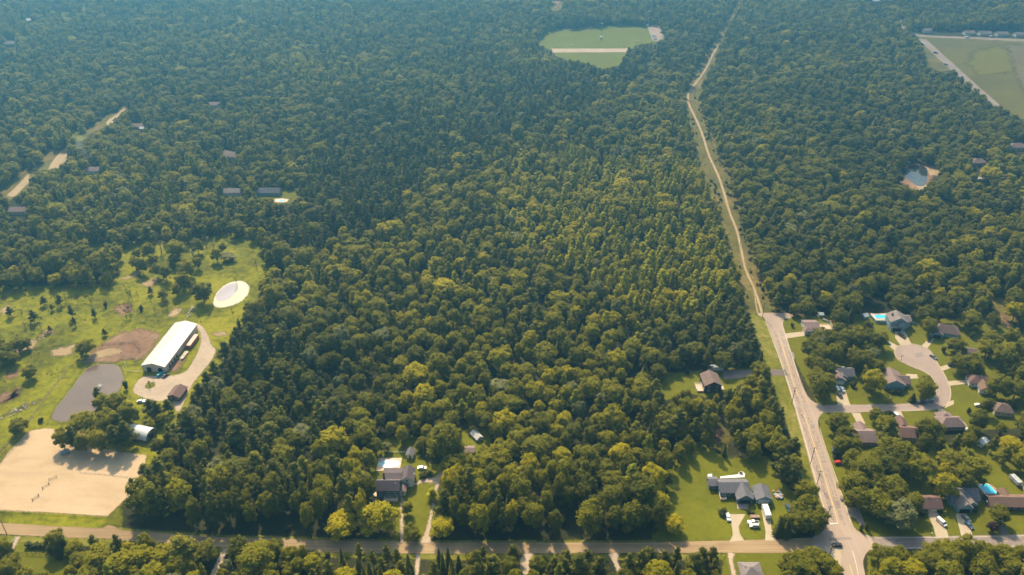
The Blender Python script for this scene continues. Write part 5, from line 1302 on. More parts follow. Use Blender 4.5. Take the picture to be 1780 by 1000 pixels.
# trees one can name: kind, x, base y, height, width, tint, label
E = [
 ('oak', 1170, 922, 8.5, 10.5, 1.0, 'bright yellow green round tree alone on the lawn by the gravel road'),
 ('oak', 1141, 896, 15, 13.5, .62, 'big green round tree on the forest edge above the bright round tree'),
 ('oak', 596, 928, 12, 15, 1.0, 'yellow green spreading tree on the forest edge by the gravel road'),
 ('oak', 660, 922, 17, 18, .82, 'huge round tree in front of the dark roofed pool house'),
 ('oak', 776, 800, 25, 19, .22, 'very tall dark tree behind the gravel driveway, largest of the forest edge'),
 ('oak', 770, 930, 10, 12, .95, 'yellow green tree at the mouth of the long gravel driveway'),
 ('oak', 583, 790, 17, 17, .8, 'wide bright green crown standing over the forest west of the pool house'),
 ('oak', 620, 858, 15, 14, .5, 'dense green tree touching the west side of the pool house'),
 ('oak', 709, 893, 8, 6, .4, 'small tree on the lawn between path and driveway'),
 ('oak', 716, 938, 9, 9, .2, 'dark low tree where the footpath meets the gravel road'),
 ('grey', 673, 784, 6, 5, .6, 'small pale tree on the back lawn of the pool house'),
 ('oak', 655, 790, 11, 8, .15, 'dark tree at the corner behind the oval pool'),
 ('oak', 700, 770, 12, 7, .7, 'tall light green tree behind the small grey shed'),
 ('bush', 735, 828, 3, 5, .4, 'shrub bed west end between white car and lawn'), ('bush', 746, 826, 3, 5, .5, 'shrub bed east end between white car and lawn'),
 ('aspen', 752, 868, 7, 6, .9, 'yellow green young tree bordering the lawn beside the driveway'),
 # farm
 ('oak', 356, 526, 16, 14.5, .0, 'dark round tree beside the bright sand pond'),
 ('thin', 412, 497, 9, 4, .5, 'slender tree standing north of the bright sand pond'),
 ('grey', 398, 452, 6, 12, .8, 'pale round spreading bush tree in the north meadow'),
 ('oak', 388, 440, 9, 7, .3, 'dark tree next to the pale round spreading tree'),
 ('oak', 55, 657, 9, 9, .35, 'lone round tree on the west pasture'),
 ('oak', 37, 752, 9, 11, .3, 'spreading tree west of the sand arena fence'),
 ('oak', 152, 618, 12, 12, .4, 'wide tree at the west end of the paddock'),
 ('pine', 183, 584, 5.5, 3.5, .2, 'small dark conifer north of the paddock'),
 ('pine', 206, 476, 6, 3.6, .1, 'small dark conifer under the western forest corner'),
 ('pine', 263, 512, 6, 4, .1, 'small dark conifer beside the bare dirt streak'),
 ('bush', 184, 534, 4, 3, .2, 'small round bush north of the dead trees'),
 ('pine', 20, 551, 8, 5, .1, 'dark conifer beside the small bare patch at the west'),
 ('pine', 61, 560, 9, 5.5, .15, 'dark conifer of the thin western row, first'),
 ('pine', 78, 531, 7, 5, .3, 'green conifer of the meadow row nearest the forest shade'),
 ('pine', 92, 540, 5, 3, .2, 'small conifer in the middle of the meadow row'),
 ('pine', 106, 532, 9, 5, .3, 'tall conifer in the middle of the meadow row'),
 ('pine', 127, 553, 10, 4.5, .15, 'tall dark conifer south of the meadow row'),
 ('pine', 131, 567, 7, 3, .15, 'small dark conifer behind the tall one in the meadow'),
 ('pine', 166, 553, 7, 3.6, .1, 'dark conifer beside the grey dead snag'),
 ('thin', 160, 532, 9, 4, .1, 'grey dead snag in the middle of the meadow'),
 ('thin', 115, 524, 9, 6, .5, 'half bare tree in the meadow row'), ('thin', 136, 528, 10, 5, .3, 'thin tree at the east end of the meadow row'),
 ('thin', 96, 522, 8, 6, .4, 'half bare tree at the west end of the meadow row'),
 ('thin', 225, 522, 13, 4.5, 0, 'tall dead tree clump with grey trunks north of the paddock'), ('thin', 230, 524, 12, 4, 0, 'second grey trunk of the dead tree clump'),
 ('thin', 220, 552, 11, 7, .1, 'brown dying tree below the dead tree clump'), ('thin', 227, 550, 9, 5, .0, 'brown leafless tree touching the dying tree'),
 ('thin', 240, 518, 7, 3, .2, 'thin dead tree east of the dead clump'), ('thin', 270, 545, 7, 2.5, .1, 'thin leafless tree beside the pale grass patch'),
 ('thin', 45, 572, 7, 4, .1, 'leafless shrub tree on the pale rough patch, western'), ('thin', 60, 575, 8, 4, .1, 'leafless shrub tree on the pale rough patch, middle'), ('thin', 72, 573, 6, 4, .1, 'leafless shrub tree on the pale rough patch, eastern'),
 ('bush', 246, 540, 4, 3.4, .3, 'round bush on the grass north of the paddock'), ('pine', 88, 577, 4.5, 3, .1, 'tiny dark conifer south of the rough patch'),
 ('oak', 285, 522, 9, 7, .35, 'loose tree west of the dark pond tree'), ('thin', 291, 534, 11, 7, .7, 'sparse light tree above the pale grass patch'), ('oak', 309, 516, 11, 7, .4, 'slim tree in the south end of the meadow grove'),
 ('thin', 406, 552, 8, 3, 0, 'leafless pair of trunks south of the bright sand pond'), ('thin', 446, 464, 9, 4, 0, 'leafless tree at the east edge of the north meadow'),
 ('oak', 434, 410, 7, 8, 1.0, 'yellow tree at the north edge of the meadow'),
 ('oak', 262, 418, 10, 6, .1, 'dark tree at the top of the meadow grove'), ('bush', 220, 676, 6, 4, .35, 'round shrub on the east bank of the pond'),
 ('bush', 72, 733, 3, 4, .3, 'low dark bush between arena and pond'),
 # pond clump
 ('oak', 186, 722, 15, 12, .35, 'tree at the north tip of the pond clump'), ('pine', 176, 706, 13, 6, .1, 'dark pine at the water side of the pond clump'),
 ('oak', 208, 726, 17, 13, .4, 'large tree at the northeast of the pond clump'), ('oak', 228, 742, 17, 12, .35, 'large tree on the east side of the pond clump'),
 ('oak', 150, 756, 16, 14, .6, 'tree with light top over the pond in the clump'), ('oak', 196, 752, 16, 13, .45, 'round tree in the centre of the pond clump'),
 ('oak', 112, 778, 13, 9, .5, 'tree at the southwest corner of the pond clump'), ('pine', 132, 780, 15, 8, .1, 'dark pine beside the parked light blue car'),
 ('oak', 150, 783, 13, 10, .3, 'front tree of the pond clump over the arena shade'), ('oak', 176, 784, 14, 11, .5, 'olive tree at the middle of the clump front'),
 ('pine', 204, 784, 17, 10, .2, 'tall pine in front of the arched barn'), ('pine', 225, 776, 17, 10, .25, 'pine at the east end of the pond clump'),
 ('pine', 214, 760, 16, 8, .1, 'pine hidden behind the tall front pine of the clump'),
 ('pine', 264, 722, 11, 8, .15, 'dark pine south of the farm driveway, western'), ('pine', 276, 728, 12, 7, .1, 'dark pine south of the farm driveway, middle'), ('pine', 294, 718, 9, 6, .1, 'small dark pine beside the driveway neck'),
 ('oak', 284, 738, 8, 7, .4, 'low tree under the dark pines south of the driveway'), ('oak', 266, 746, 6, 6, .4, 'low bushy tree north of the arched barn'), ('bush', 300, 748, 4, 5, .6, 'bush at the forest edge east of the arched barn'),
 # west grove
 ('oak', 4, 636, 11, 10, .2, 'dark tree of the west edge grove, southern'), ('oak', 16, 622, 11, 10, .25, 'dark tree of the west edge grove, middle'), ('oak', 34, 612, 10, 9, .3, 'dark tree of the west edge grove, northern'), ('oak', 48, 606, 8, 8, .3, 'eastern tree of the west edge grove'), ('oak', 0, 610, 9, 9, .3, 'tree at the picture edge north of the west grove'),
 ('oak', 24, 634, 9, 9, .2, 'dark tree closing the west grove to the south'),
 # ranch lawn
 ('bush', 1256, 893, 3.4, 6, .3, 'dark round shrub before the brown porch'), ('bush', 1308, 893, 2, 3, .6, 'flower bush bed north of the log trailer'), ('bush', 1300, 891, 2, 3, .4, 'low bush beside the driveway apron'),
 ('spruce', 1352, 930, 12, 6, .0, 'dark blue spruce at the foot of the corner grove'), ('spruce', 1365, 932, 11, 6, .05, 'dark spruce beside the blue one in the corner grove'), 
 ('oak', 1388, 926, 13, 11, .3, 'tree in the corner grove between lawn and main road'), ('oak', 1408, 928, 15, 11, .35, 'large tree at the road corner beneath the tall pole'), ('oak', 1398, 898, 14, 11, .3, 'tree behind the corner grove beside the main road'), ('oak', 1384, 908, 13, 10, .25, 'middle tree of the corner grove'), ('oak', 1421, 914, 12, 9, .3, 'eastern tree of the corner grove beside the road'),
 ('oak', 1398, 872, 13, 12, .55, 'olive round tree beside the main road above the corner grove'), ('pine', 1358, 838, 17, 9, .1, 'tall dark pine northeast of the ranch house'), ('pine', 1372, 850, 16, 8, .1, 'dark pine beside the tall one northeast of the ranch house'), ('oak', 1376, 826, 14, 9, .4, 'tree behind the dark pines near the main road'),
 ('pine', 1374, 800, 15, 9, .15, 'dark pine near the main road verge'), ('pine', 1352, 815, 15, 9, .12, 'dark pine at the north rim of the ranch lawn'),
 # neighbourhood
 ('oak', 1380, 548, 9, 8.5, .3, 'round tree at the dead end beside the dirt lay-by'), ('bush', 1377, 568, 3, 3, .2, 'small dark bush on the lawn by the road end'),
 ('oak', 1404, 622, 14, 12, .35, 'dark tree in the grove south of the mauve roofed house'), ('oak', 1424, 600, 13, 12, .3, 'tree hiding the mauve roofed house by the road end'), ('oak', 1442, 605, 13, 12, .25, 'dark tree north in the central grove'), ('oak', 1466, 606, 14, 13, .25, 'broad dark tree of the central grove'), ('oak', 1486, 604, 14, 13, .3, 'broad tree right in the middle of the grove'), ('oak', 1508, 606, 14, 13, .25, 'dark tree in the grove west of the cul-de-sac'), ('oak', 1528, 606, 12, 11, .2, 'dark tree of the grove beside the light blue car'),
 ('oak', 1445, 634, 16, 11, .55, 'tall olive tree north of the slate roofed house'), ('oak', 1424, 628, 13, 12, .4, 'green tree of the grove near the main road'), ('oak', 1413, 648, 13, 12, .35, 'round tree beside the main road west of the slate roof'), ('oak', 1427, 690, 17, 15, .4, 'large round tree on the lawn west of the three vehicle driveway'), ('oak', 1416, 672, 13, 12, .35, 'tree on the road side of the large lawn tree'),
 ('oak', 1484, 636, 13, 11, .3, 'dark tree behind the slate roofed house'), ('oak', 1500, 640, 13, 12, .3, 'dark tree east of the slate roofed house, northern'), ('grey', 1514, 632, 11, 10, .2, 'dull olive tree between the two blue walled houses, northern'),
 ('oak', 1514, 684, 17, 14, .72, 'tall bright crowned maple between the slate and mauve roofs'), ('oak', 1606, 692, 14, 12, .55, 'round tree on the lawn inside the street bend'), ('spruce', 1585, 698, 6, 5, .1, 'small dark conifer on the lawn inside the bend'), ('thin', 1542, 700, 6, 6, .2, 'brownish small tree before the mauve roofed house'), ('bush', 1482, 672, 3.5, 5, .3, 'shrubs at the corner of the slate roofed house'), ('bush', 1562, 684, 2.6, 5, .1, 'dark clipped shrubs before the pale blue gable, eastern'), ('bush', 1551, 683, 2.6, 5, .1, 'dark clipped shrubs before the pale blue gable, western'),
 ('oak', 1612, 580, 12, 10, .6, 'green tree between the two storey house and the hip roof'), ('oak', 1658, 613, 11, 12, .35, 'round tree on the lawn before the hip roofed house'), ('bush', 1639, 612, 4, 4, .1, 'dark conical shrub beside the lawn tree'),
 ('oak', 1664, 646, 12, 13, .25, 'dark round tree east of the street, northern'), ('oak', 1685, 648, 13, 14, .3, 'broad tree above the rust red roofed house'), ('oak', 1720, 612, 14, 12, .3, 'round tree east of the mauve roofed shed'), ('oak', 1738, 640, 16, 15, .35, 'very broad maple at the east of the lawn'), ('oak', 1770, 624, 13, 13, .4, 'tree at the right edge above the broad maple'),
 ('oak', 1730, 690, 15, 14, .3, 'dark maple east of the rust red roof'), ('oak', 1760, 694, 14, 13, .35, 'maple at the right edge east of the rust red roof'), ('oak', 1775, 668, 13, 12, .3, 'dark maple on the right edge'),
 ('oak', 1452, 752, 14, 13, .25, 'dark tree on the corner south of the street mouth'), ('oak', 1460, 788, 12, 11, .35, 'tree south of the corner tree by the main road') , ('oak', 1519, 732, 9, 8, .5, 'small tree on the lawn beside the western driveway'), ('bush', 1545, 722, 4, 5, .5, 'bushy tree left of the white car driveway'), ('oak', 1534, 752, 11, 11, .6, 'light green tree between the two southern driveways'),
 ('oak', 1608, 766, 16, 15, .2, 'large dark maple between the red brown and mauve roofs'), ('oak', 1480, 786, 11, 10, .4, 'tree against the west side of the brown roofed house'),
 ('oak', 1545, 812, 19, 19, .35, 'huge spreading tree south of the red brown roof'), ('oak', 1480, 862, 15, 14, .4, 'round tree beside the main road south of the red car'), ('oak', 1498, 838, 17, 16, .35, 'big tree behind the roadside round tree'), ('oak', 1490, 884, 14, 13, .35, 'tree at the lower end of the roadside grove'), ('oak', 1520, 896, 15, 15, .5, 'green tree in the middle of the large corner grove'), ('oak', 1548, 868, 15, 14, .45, 'light topped tree of the large corner grove'), ('grey', 1560, 915, 15, 16, .3, 'broad silvery green tree over the shaded lawn corner'), ('oak', 1580, 890, 12, 11, .35, 'tree touching the lawn of the red roofed house'), ('oak', 1522, 860, 13, 12, .35, 'tree inside the large corner grove'),
 ('oak', 1636, 866, 17, 12, .8, 'yellow green topped tree behind the pale blue house'), ('oak', 1650, 822, 14, 14, .4, 'tree north of the yellow green topped tree'), ('oak', 1684, 838, 16, 15, .55, 'large olive tree behind the slate roof'), ('oak', 1664, 848, 15, 13, .4, 'dark tree behind the slate roof beside the yellow topped one'), 
 ('oak', 1732, 908, 10, 9.5, .35, 'dark tree on the lawn before the long rust roof'), ('oak', 1722, 924, 6, 5.5, .5, 'small purple leaved tree beside the dark driveway'),
 ('arbor', 1496, 922, 4.6, 1.8, .1, 'narrow columnar conifer at the curved driveway, western'), ('arbor', 1505, 920, 5.6, 1.8, .1, 'narrow columnar conifer at the curved driveway, eastern'),
 ('bush', 1604, 893, 2.4, 6, .1, 'dark shrubs along the front of the cream house'), ('bush', 1632, 892, 2.2, 3, .1, 'dark shrub at the garage corner of the cream house'), ('bush', 1692, 886, 2.4, 5, .1, 'dark shrubs at the front of the pale blue house'),
 # south of the road
 ('oak', 1525, 974, 9, 9, .45, 'round tree at the southeast corner of the intersection'), ('oak', 1545, 985, 11, 11, .3, 'tree behind the sign at the southeast corner'),
 ('oak', 1560, 978, 9, 9, .35, 'round tree south of the paved cross road'), ('oak', 1582, 1008, 11, 12, .75, 'bright round tree at the bottom right'), ('oak', 1620, 975, 9, 12, .4, 'low broad tree south of the cross road'), ('oak', 1672, 972, 14, 13, .45, 'tall tree overlapping the cross road'), ('oak', 1650, 984, 11, 12, .4, 'tree below the tall overlapping tree'), ('oak', 1706, 975, 11, 11, .35, 'tree overlapping the eastern part of the cross road'), ('oak', 1740, 978, 10, 12, .35, 'tree beside the southern side street'), ('oak', 1700, 1000, 12, 13, .45, 'tree at the bottom edge near the side street'), ('oak', 1640, 1012, 12, 13, .5, 'tree at the bottom edge right of the bright round tree'), ('oak', 1600, 992, 11, 11, .35, 'dark tree between the bright round tree and the road'),
 ('oak', 1393, 986, 9, 10, .45, 'low tree on the south lawn by the intersection'), ('oak', 1412, 978, 9, 10, .4, 'round tree southwest of the intersection'), ('oak', 1432, 992, 9, 10, .5, 'tree near the southwest corner pole'), ('oak', 1400, 1002, 9, 11, .5, 'bottom edge tree west of the paved road'), ('oak', 1448, 1006, 8, 8, .6, 'tree at the bottom edge touching the paved road'),
 ('oak', 1319, 664, 13, 10, .3, 'tree between the tall brown house yard and the main road'), ('bush', 1288, 997, 2.4, 3, .1, 'dark shrub beside the grey hip roofed house'),
 ('oak', 22, 992, 9, 11, .25, 'dark round tree at the bottom left corner'), ('oak', 4, 962, 8, 8, .3, 'tree at the left edge below the gravel road'), ('spruce', 107, 966, 9, 6, .1, 'dark conifer at the east end of the bottom lawn'), ('spruce', 118, 960, 9, 6, .15, 'conifer next to the dark one at the lawn end'), ('oak', 134, 966, 9, 9, .4, 'round tree beside the pair of conifers'), ('oak', 152, 972, 5, 4, .2, 'small tree at the verge of the gravel road'),
 ('oak', 176, 990, 13, 14, .5, 'big round tree at the start of the southern tree belt'), ('oak', 214, 1004, 14, 14, .6, 'light topped tree of the southern tree belt'), ('oak', 250, 985, 12, 13, .65, 'olive tree of the southern tree belt'), ('oak', 290, 985, 12, 13, .6, 'rounded light tree before the narrow lane'), ('oak', 160, 1016, 11, 12, .5, 'bottom edge tree left of the belt'),
]
for (px, py) in ((50, 950), (56, 952), (64, 950), (72, 951), (80, 953), (88, 955), (95, 956)):
    E.append(('bush', px, py, 2.6, 4.2, .35, 'bush of the low hedge row between lawn and gravel road'))
tree_pts = []
for k, px, py, h, wd, ti, lb in E:
    x, y = G(px, py)
    grp = 'bushes of the low hedge row' if 'hedge row' in lb else None
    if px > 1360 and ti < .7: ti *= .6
    tree(k, x, y, h, wd, ti, lb, grp, 'purpleleaf' if 'purple' in lb else None)
    if k not in ('bush', 'arbor'): tree_pts.append((x, y, wd * .33))
# meadow grove
grove = [(236, 468, 9), (252, 476, 10), (270, 462, 12), (283, 442, 13), (296, 484, 12), (307, 452, 12), (328, 481, 12), (334, 449, 11), (350, 442, 11), (374, 458, 10), (318, 428, 11), (357, 428, 11), (262, 452, 10), (300, 466, 10), (340, 470, 9), (290, 500, 8), (245, 455, 9), (320, 500, 10), (275, 480, 9), (368, 434, 9), (335, 500, 7)]
for i, (px, py, h) in enumerate(grove):
    x, y = G(px + rnd.uniform(-6, 6), py + rnd.uniform(-5, 5)); h *= rnd.uniform(.85, 1.45); tree('thin' if i % 4 == 3 else 'oak', x, y, h, h * rnd.uniform(.65, .95), rnd.uniform(.15, .6), ('half bare ' if i % 4 == 3 else 'tall ' if h > 12.5 else 'low ' if h < 9.5 else 'middling ') + ('tree in the north of the loose meadow grove' if py < 450 else 'tree in the middle of the loose meadow grove' if py < 480 else 'tree at the south end of the loose meadow grove'), 'trees of the loose meadow grove'); tree_pts.append((x, y, 3))

# --- the forest: scattered trunks kept off everything the photograph shows as open
step = 3.6
gx_, gy_ = np.meshgrid(np.arange(-1000, 1000, step), np.arange(205, 1560, step))
X = (gx_ + rng.uniform(-.5, .5, gx_.shape) * step).ravel(); Y = (gy_ + rng.uniform(-.5, .5, gx_.shape) * step).ravel()
def proj(X, Y, Zz):
    dz = Zz - CAM_H; D = Y * CP - dz * SP
    return 890 + X / D * F, 500 + (-dz * CP - Y * SP) / D * F, D
PX, PY, DD = proj(X, Y, 0.0)
k = (PX > -150) & (PX < 1930) & (PY > -75) & (PY < 1075)
X, Y, PX, PY, DD = X[k], Y[k], PX[k], PY[k], DD[k]
def lownoise(X, Y, sc, seed):
    r = np.random.default_rng(seed); g = r.uniform(0, 1, (64, 64)); u = (X / sc) % 64; v = (Y / sc) % 64
    i, j = u.astype(int), v.astype(int); a, b = u - i, v - j; a = a * a * (3 - 2 * a); b = b * b * (3 - 2 * b)
    i1, j1 = (i + 1) % 64, (j + 1) % 64; i %= 64; j %= 64
    return g[i, j] * (1 - a) * (1 - b) + g[i1, j] * a * (1 - b) + g[i, j1] * (1 - a) * b + g[i1, j1] * a * b
n1 = .6 * lownoise(X + 3000, Y, 70, 1) + .4 * lownoise(X + 3000, Y, 28, 2)
n2 = .55 * lownoise(X + 3000, Y, 95, 3) + .45 * lownoise(X + 3000, Y, 33, 4)
n3 = lownoise(X + 3000, Y, 45, 5)
def zone(P): return inside(P, PX, PY)
Zaspen = zone([(850, 290), (1000, 270), (1230, 300), (1262, 400), (1290, 470), (1240, 560), (1100, 560), (960, 470), (860, 420)])
Zpine = zone([(225, 860), (240, 760), (340, 650), (420, 560), (560, 640), (620, 760), (560, 860), (500, 920), (200, 920)])
Zdark = zone([(560, 190), (760, 200), (1000, 120), (1140, 120), (1010, 200), (820, 260), (650, 420), (560, 440), (440, 470), (440, 400), (560, 330)]) | zone([(1120, 560), (1310, 545), (1330, 640), (1140, 650)])
Zpine2 = zone([(1060, 700), (1370, 640), (1400, 740), (1240, 740), (1160, 800), (1060, 760)])
Zres = zone([(1395, 560), (1900, 540), (1900, 930), (1470, 930), (1380, 700)])
Zsouth = zone([(-100, 935), (1430, 962), (1900, 950), (1900, 1100), (-100, 1100)])
Zspr = zone([(578, 950), (720, 960), (722, 1030), (640, 1030), (578, 985)]) | zone([(735, 960), (800, 962), (800, 1030), (735, 1030)])
Zpines3 = zone([(826, 955), (900, 960), (900, 1000), (850, 1000)]) | zone([(960, 955), (1060, 960), (1075, 1010), (960, 1010)]) | zone([(1080, 955), (1262, 962), (1268, 1010), (1090, 1010)])
Zfront = zone([(180, 850), (700, 840), (1150, 850), (1150, 960), (180, 960)])
Zright = zone([(1330, -80), (1950, -80), (1950, 545), (1360, 545), (1260, 330), (1230, 200)])
u = rng.uniform(0, 1, len(X))
kind = np.full(len(X), 'oak', dtype='<U8')
pp = np.where(Zpine, .5, .07) + np.where(Zdark, .35, 0) + np.where(Zpine2, .4, 0) + np.where(n1 > .62, .25, 0) - np.where(Zres | Zright, .1, 0)
pa = np.where(Zaspen, .55, .03) + np.where(n2 > .64, .2, 0)
kind[u < pp] = 'pine'
kind[(u >= pp) & (u < pp + pa)] = 'aspen'
u2 = rng.uniform(0, 1, len(X)); kind[(u2 < .022)] = 'grey'; kind[(u2 > .985) & ~Zsouth] = 'thin'
kind[(u2 > .93) & (u2 < .95)] = 'spruce'; kind[(u2 > .04) & (u2 < .13)] = 'bush'
kind[Zspr] = 'spruce'; kind[Zspr & (u < .4)] = 'pine'; kind[Zpines3] = 'pine'
H = (rng.normal(12.6, 1.8, len(X)) * (.84 + .34 * n3)).clip(6, 22)
Wd = (9.0 * np.exp(rng.normal(0, .30, len(X)))).clip(4.6, 18)
H = np.where(kind != 'x', H * (Wd / 10) ** .35 * np.where(kind == 'aspen', rng.uniform(.75, 1.2, len(X)), 1), H); H = np.where(kind == 'aspen', H * .95, H); Wd = np.where(kind == 'aspen', Wd * .66, Wd); Wd = np.where(kind == 'pine', Wd * .80, Wd); H = np.where(kind == 'pine', H * 1.08, H)
Wd = np.where(kind == 'spruce', Wd * .55, Wd); Wd = np.where(kind == 'thin', Wd * .7, Wd)
H = np.where(kind == 'bush', rng.uniform(2.5, 5, len(X)), H); Wd = np.where(kind == 'bush', rng.uniform(3, 6.5, len(X)), Wd)
H = np.where(Zspr, rng.uniform(9, 14.5, len(X)), H); Wd = np.where(Zspr, rng.uniform(3.6, 5.6, len(X)), Wd)
big = Zres & (kind == 'oak'); H = np.where(big, H * 1.12, H); Wd = np.where(big, Wd * 1.3, Wd)
H = np.where(Zsouth & ~Zspr & (PY < 985), H * 1.05, H)
H = np.where(Zfront & (kind != 'bush'), rng.normal(18.5, 1.8, len(X)), H)
big = Zright & (kind == 'oak'); Wd = np.where(big, Wd * 1.12, Wd)
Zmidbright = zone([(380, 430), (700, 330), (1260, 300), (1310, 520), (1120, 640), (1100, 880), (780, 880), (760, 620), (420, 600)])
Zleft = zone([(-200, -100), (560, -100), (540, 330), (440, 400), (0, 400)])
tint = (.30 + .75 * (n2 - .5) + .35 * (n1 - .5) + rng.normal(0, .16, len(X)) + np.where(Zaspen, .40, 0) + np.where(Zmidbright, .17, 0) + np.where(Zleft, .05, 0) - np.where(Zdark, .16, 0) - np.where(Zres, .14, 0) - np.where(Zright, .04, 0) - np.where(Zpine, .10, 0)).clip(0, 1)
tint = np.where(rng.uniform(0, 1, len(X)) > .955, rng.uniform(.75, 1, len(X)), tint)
keep = np.ones(len(X), bool)
# open ground: no trunk in it, and no crown reaching into what is seen of it
for nm, P in CLEAR.items():
    xs = [p[0] for p in P]; ys = [p[1] for p in P]
    near = (PX > min(xs) - 60) & (PX < max(xs) + 60) & (PY > min(ys) - 8) & (PY < max(ys) + 90)
    idx = np.nonzero(near)[0]
    bad = inside(P, PX[idx], PY[idx])
    for fr, lat in ((.3, 0), (.62, 0), (.90, 0), (.6, .33), (.6, -.33)):
        qx, qy, qd = proj(X[idx], Y[idx], H[idx] * fr)
        qx = qx + lat * Wd[idx] * F / qd
        if nm in ('gravel', 'mainroad') and fr > .6: 
            if nm == 'gravel':
                qy = qy + 3 + np.where(Zsouth[idx], 60, 0)
        bad |= inside(P, qx, qy)
    keep[idx[bad]] = False
PWorld = [GP(CLEAR[k_]) for k_ in ('mainroad', 'gravel', 'street')]
for P in PWorld: keep &= sdist(P, X, Y) > np.where(kind == 'bush', 2.0, 3.5)
for (x, y, r_) in tree_pts:
    keep &= np.hypot(X - x, Y - y) > r_ + 2.2
for o in list(COL.objects):
    if o.parent is None and o.get('category') == 'pool': keep &= np.hypot(X - o.location.x, Y - o.location.y - 9) > 13
    if o.parent is None and o.type == 'EMPTY' and o.get('category') in ('house', 'shed', 'garage', 'barn', 'car', 'trailer', 'pool', 'greenhouse', 'van', 'pickup truck', 'utility pole'):
        rr_ = {'house': 8.5, 'barn': 9, 'garage': 6, 'shed': 4.5}.get(o['category'], 4)
        keep &= np.hypot(X - o.location.x, Y - o.location.y - (4 if o['category'] in ('house', 'barn') else 1)) > rr_
# residential: thinner
SP_ = np.where(kind == 'bush', 2.6, np.where(Zspr, 1.9, Wd * .325)) * np.where(Zres, 1.5, 1.0)
keep &= ~((kind == 'bush') & (rng.uniform(0, 1, len(X)) < .6))
hg = {}; chosen = np.zeros(len(X), bool); CS = 11.0
for i in rng.permutation(np.nonzero(keep)[0]):
    x, y, q = X[i], Y[i], SP_[i]; ci, cj = int(x // CS), int(y // CS); ok = True
    for a_ in (ci - 1, ci, ci + 1):
        for b_ in (cj - 1, cj, cj + 1):
            for (x2, y2, q2) in hg.get((a_, b_), ()):
                if (x - x2) ** 2 + (y - y2) ** 2 < (q + q2) ** 2: ok = False; break
            if not ok: break
        if not ok: break
    if ok: chosen[i] = True; hg.setdefault((ci, cj), []).append((x, y, q))
keep = chosen
X, Y, PX, PY, DD, kind, H, Wd, tint, Zres, Zsouth, Zspr = [a_[keep] for a_ in (X, Y, PX, PY, DD, kind, H, Wd, tint, Zres, Zsouth, Zspr)]
# forest edges: low growth along the rims
print('forest trees', len(X))

# individuals: those that show largest
LIM = {'oak': 300, 'pine': 240, 'aspen': 120, 'spruce': 120, 'grey': 0, 'thin': 20, 'bush': 70}
order = np.argsort(DD)
taken = np.zeros(len(X), bool)
PTx = np.array([l[1] for l in LANDMARKS]); PTy = np.array([l[2] for l in LANDMARKS])
def rel(x, y):
    d = np.hypot(PTx - x, PTy - y); i = int(np.argmin(d))
    lb = LANDMARKS[i][0]
    short = lb.split(' with ')[0].split(' beside ')[0].split(' at ')[0].split(' in ')[0].split(' behind ')[0].split(' by ')[0].split(' hidden ')[0].split(' half ')[0].split(' inside ')[0].split(' south ')[0].split(' east ')[0].split(' under ')[0]
    dx, dy = x - PTx[i], y - PTy[i]
    a = ('east' if dx > 0 else 'west') if abs(dx) > abs(dy) else ('north' if dy > 0 else 'south')
    return short, a, d[i]
def where(i):
    x, y, px, py = X[i], Y[i], PX[i], PY[i]
    if Zspr[i]: return 'in the tight spruce row south of the gravel road'
    if Zsouth[i] and px < 1440:
        seg = [(185, 'west of the sandy arena lane'), (390, 'west of the narrow curved lane'), (580, 'between curved lane and spruce row'), (735, 'beside the spruce row'), (905, 'between the two middle driveways'), (1060, 'east of the middle driveway'), (1265, 'between the last two south driveways'), (2000, 'near the intersection')]
        return 'in the southern tree belt ' + next(s for a_, s in seg if px < a_)
    if Zsouth[i]: return 'south of the paved cross road'
    if Zres[i] or px > 1400:
        s, a, d = rel(x, y); return 'just %s of the %s' % (a, s) if d < 28 else 'in the wooded yards %s of the %s' % (a, s)
    s, a, d = rel(x, y)
    if py > 905: return 'on the front forest edge ' + ('west of the yellow tree' if px < 560 else 'beside the pool house drive' if px < 800 else 'in its middle stretch' if px < 980 else 'west of the ranch lawn')
    if d < 45: return 'in the woods %s of the %s' % (a, s)
    return 'inside the forest ' + ('east of the sand arena' if px < 330 else 'west of the pool house' if px < 640 else 'east of the tunnel greenhouse' if px < 1130 else 'north of the ranch lawn')
for i in order:
    k_ = kind[i]
    if not (-25 < PX[i] < 1805 and PY[i] < 1040): continue
    nm = NAME[k_]
    if k_ == 'grey' or LIM[k_] <= COUNT.get(nm, 0): continue
    ttop = proj(X[i], Y[i], H[i])[1]
    if ttop > 1000: continue
    taken[i] = True
    tone = {'oak': ('dark green', 'green', 'olive', 'yellow green'), 'aspen': ('green', 'light green', 'light green', 'yellow green'), 'pine': ('dark', 'dark green', 'green', 'green'), 'spruce': ('dark', 'dark', 'green', 'green'), 'thin': ('grey', 'sparse', 'sparse', 'sparse'), 'bush': ('dark', 'green', 'green', 'light')}[k_][min(3, int(tint[i] * 4))]
    size = ('low' if H[i] < 9.5 else 'tall' if H[i] > 14 else 'medium') if k_ != 'bush' else 'low'
    wh = where(i)
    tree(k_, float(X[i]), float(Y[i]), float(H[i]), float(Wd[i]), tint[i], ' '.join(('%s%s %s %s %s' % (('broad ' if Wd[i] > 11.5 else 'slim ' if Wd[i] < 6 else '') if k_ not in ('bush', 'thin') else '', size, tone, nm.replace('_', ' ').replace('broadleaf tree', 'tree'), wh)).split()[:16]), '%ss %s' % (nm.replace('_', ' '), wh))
print('counts', COUNT)

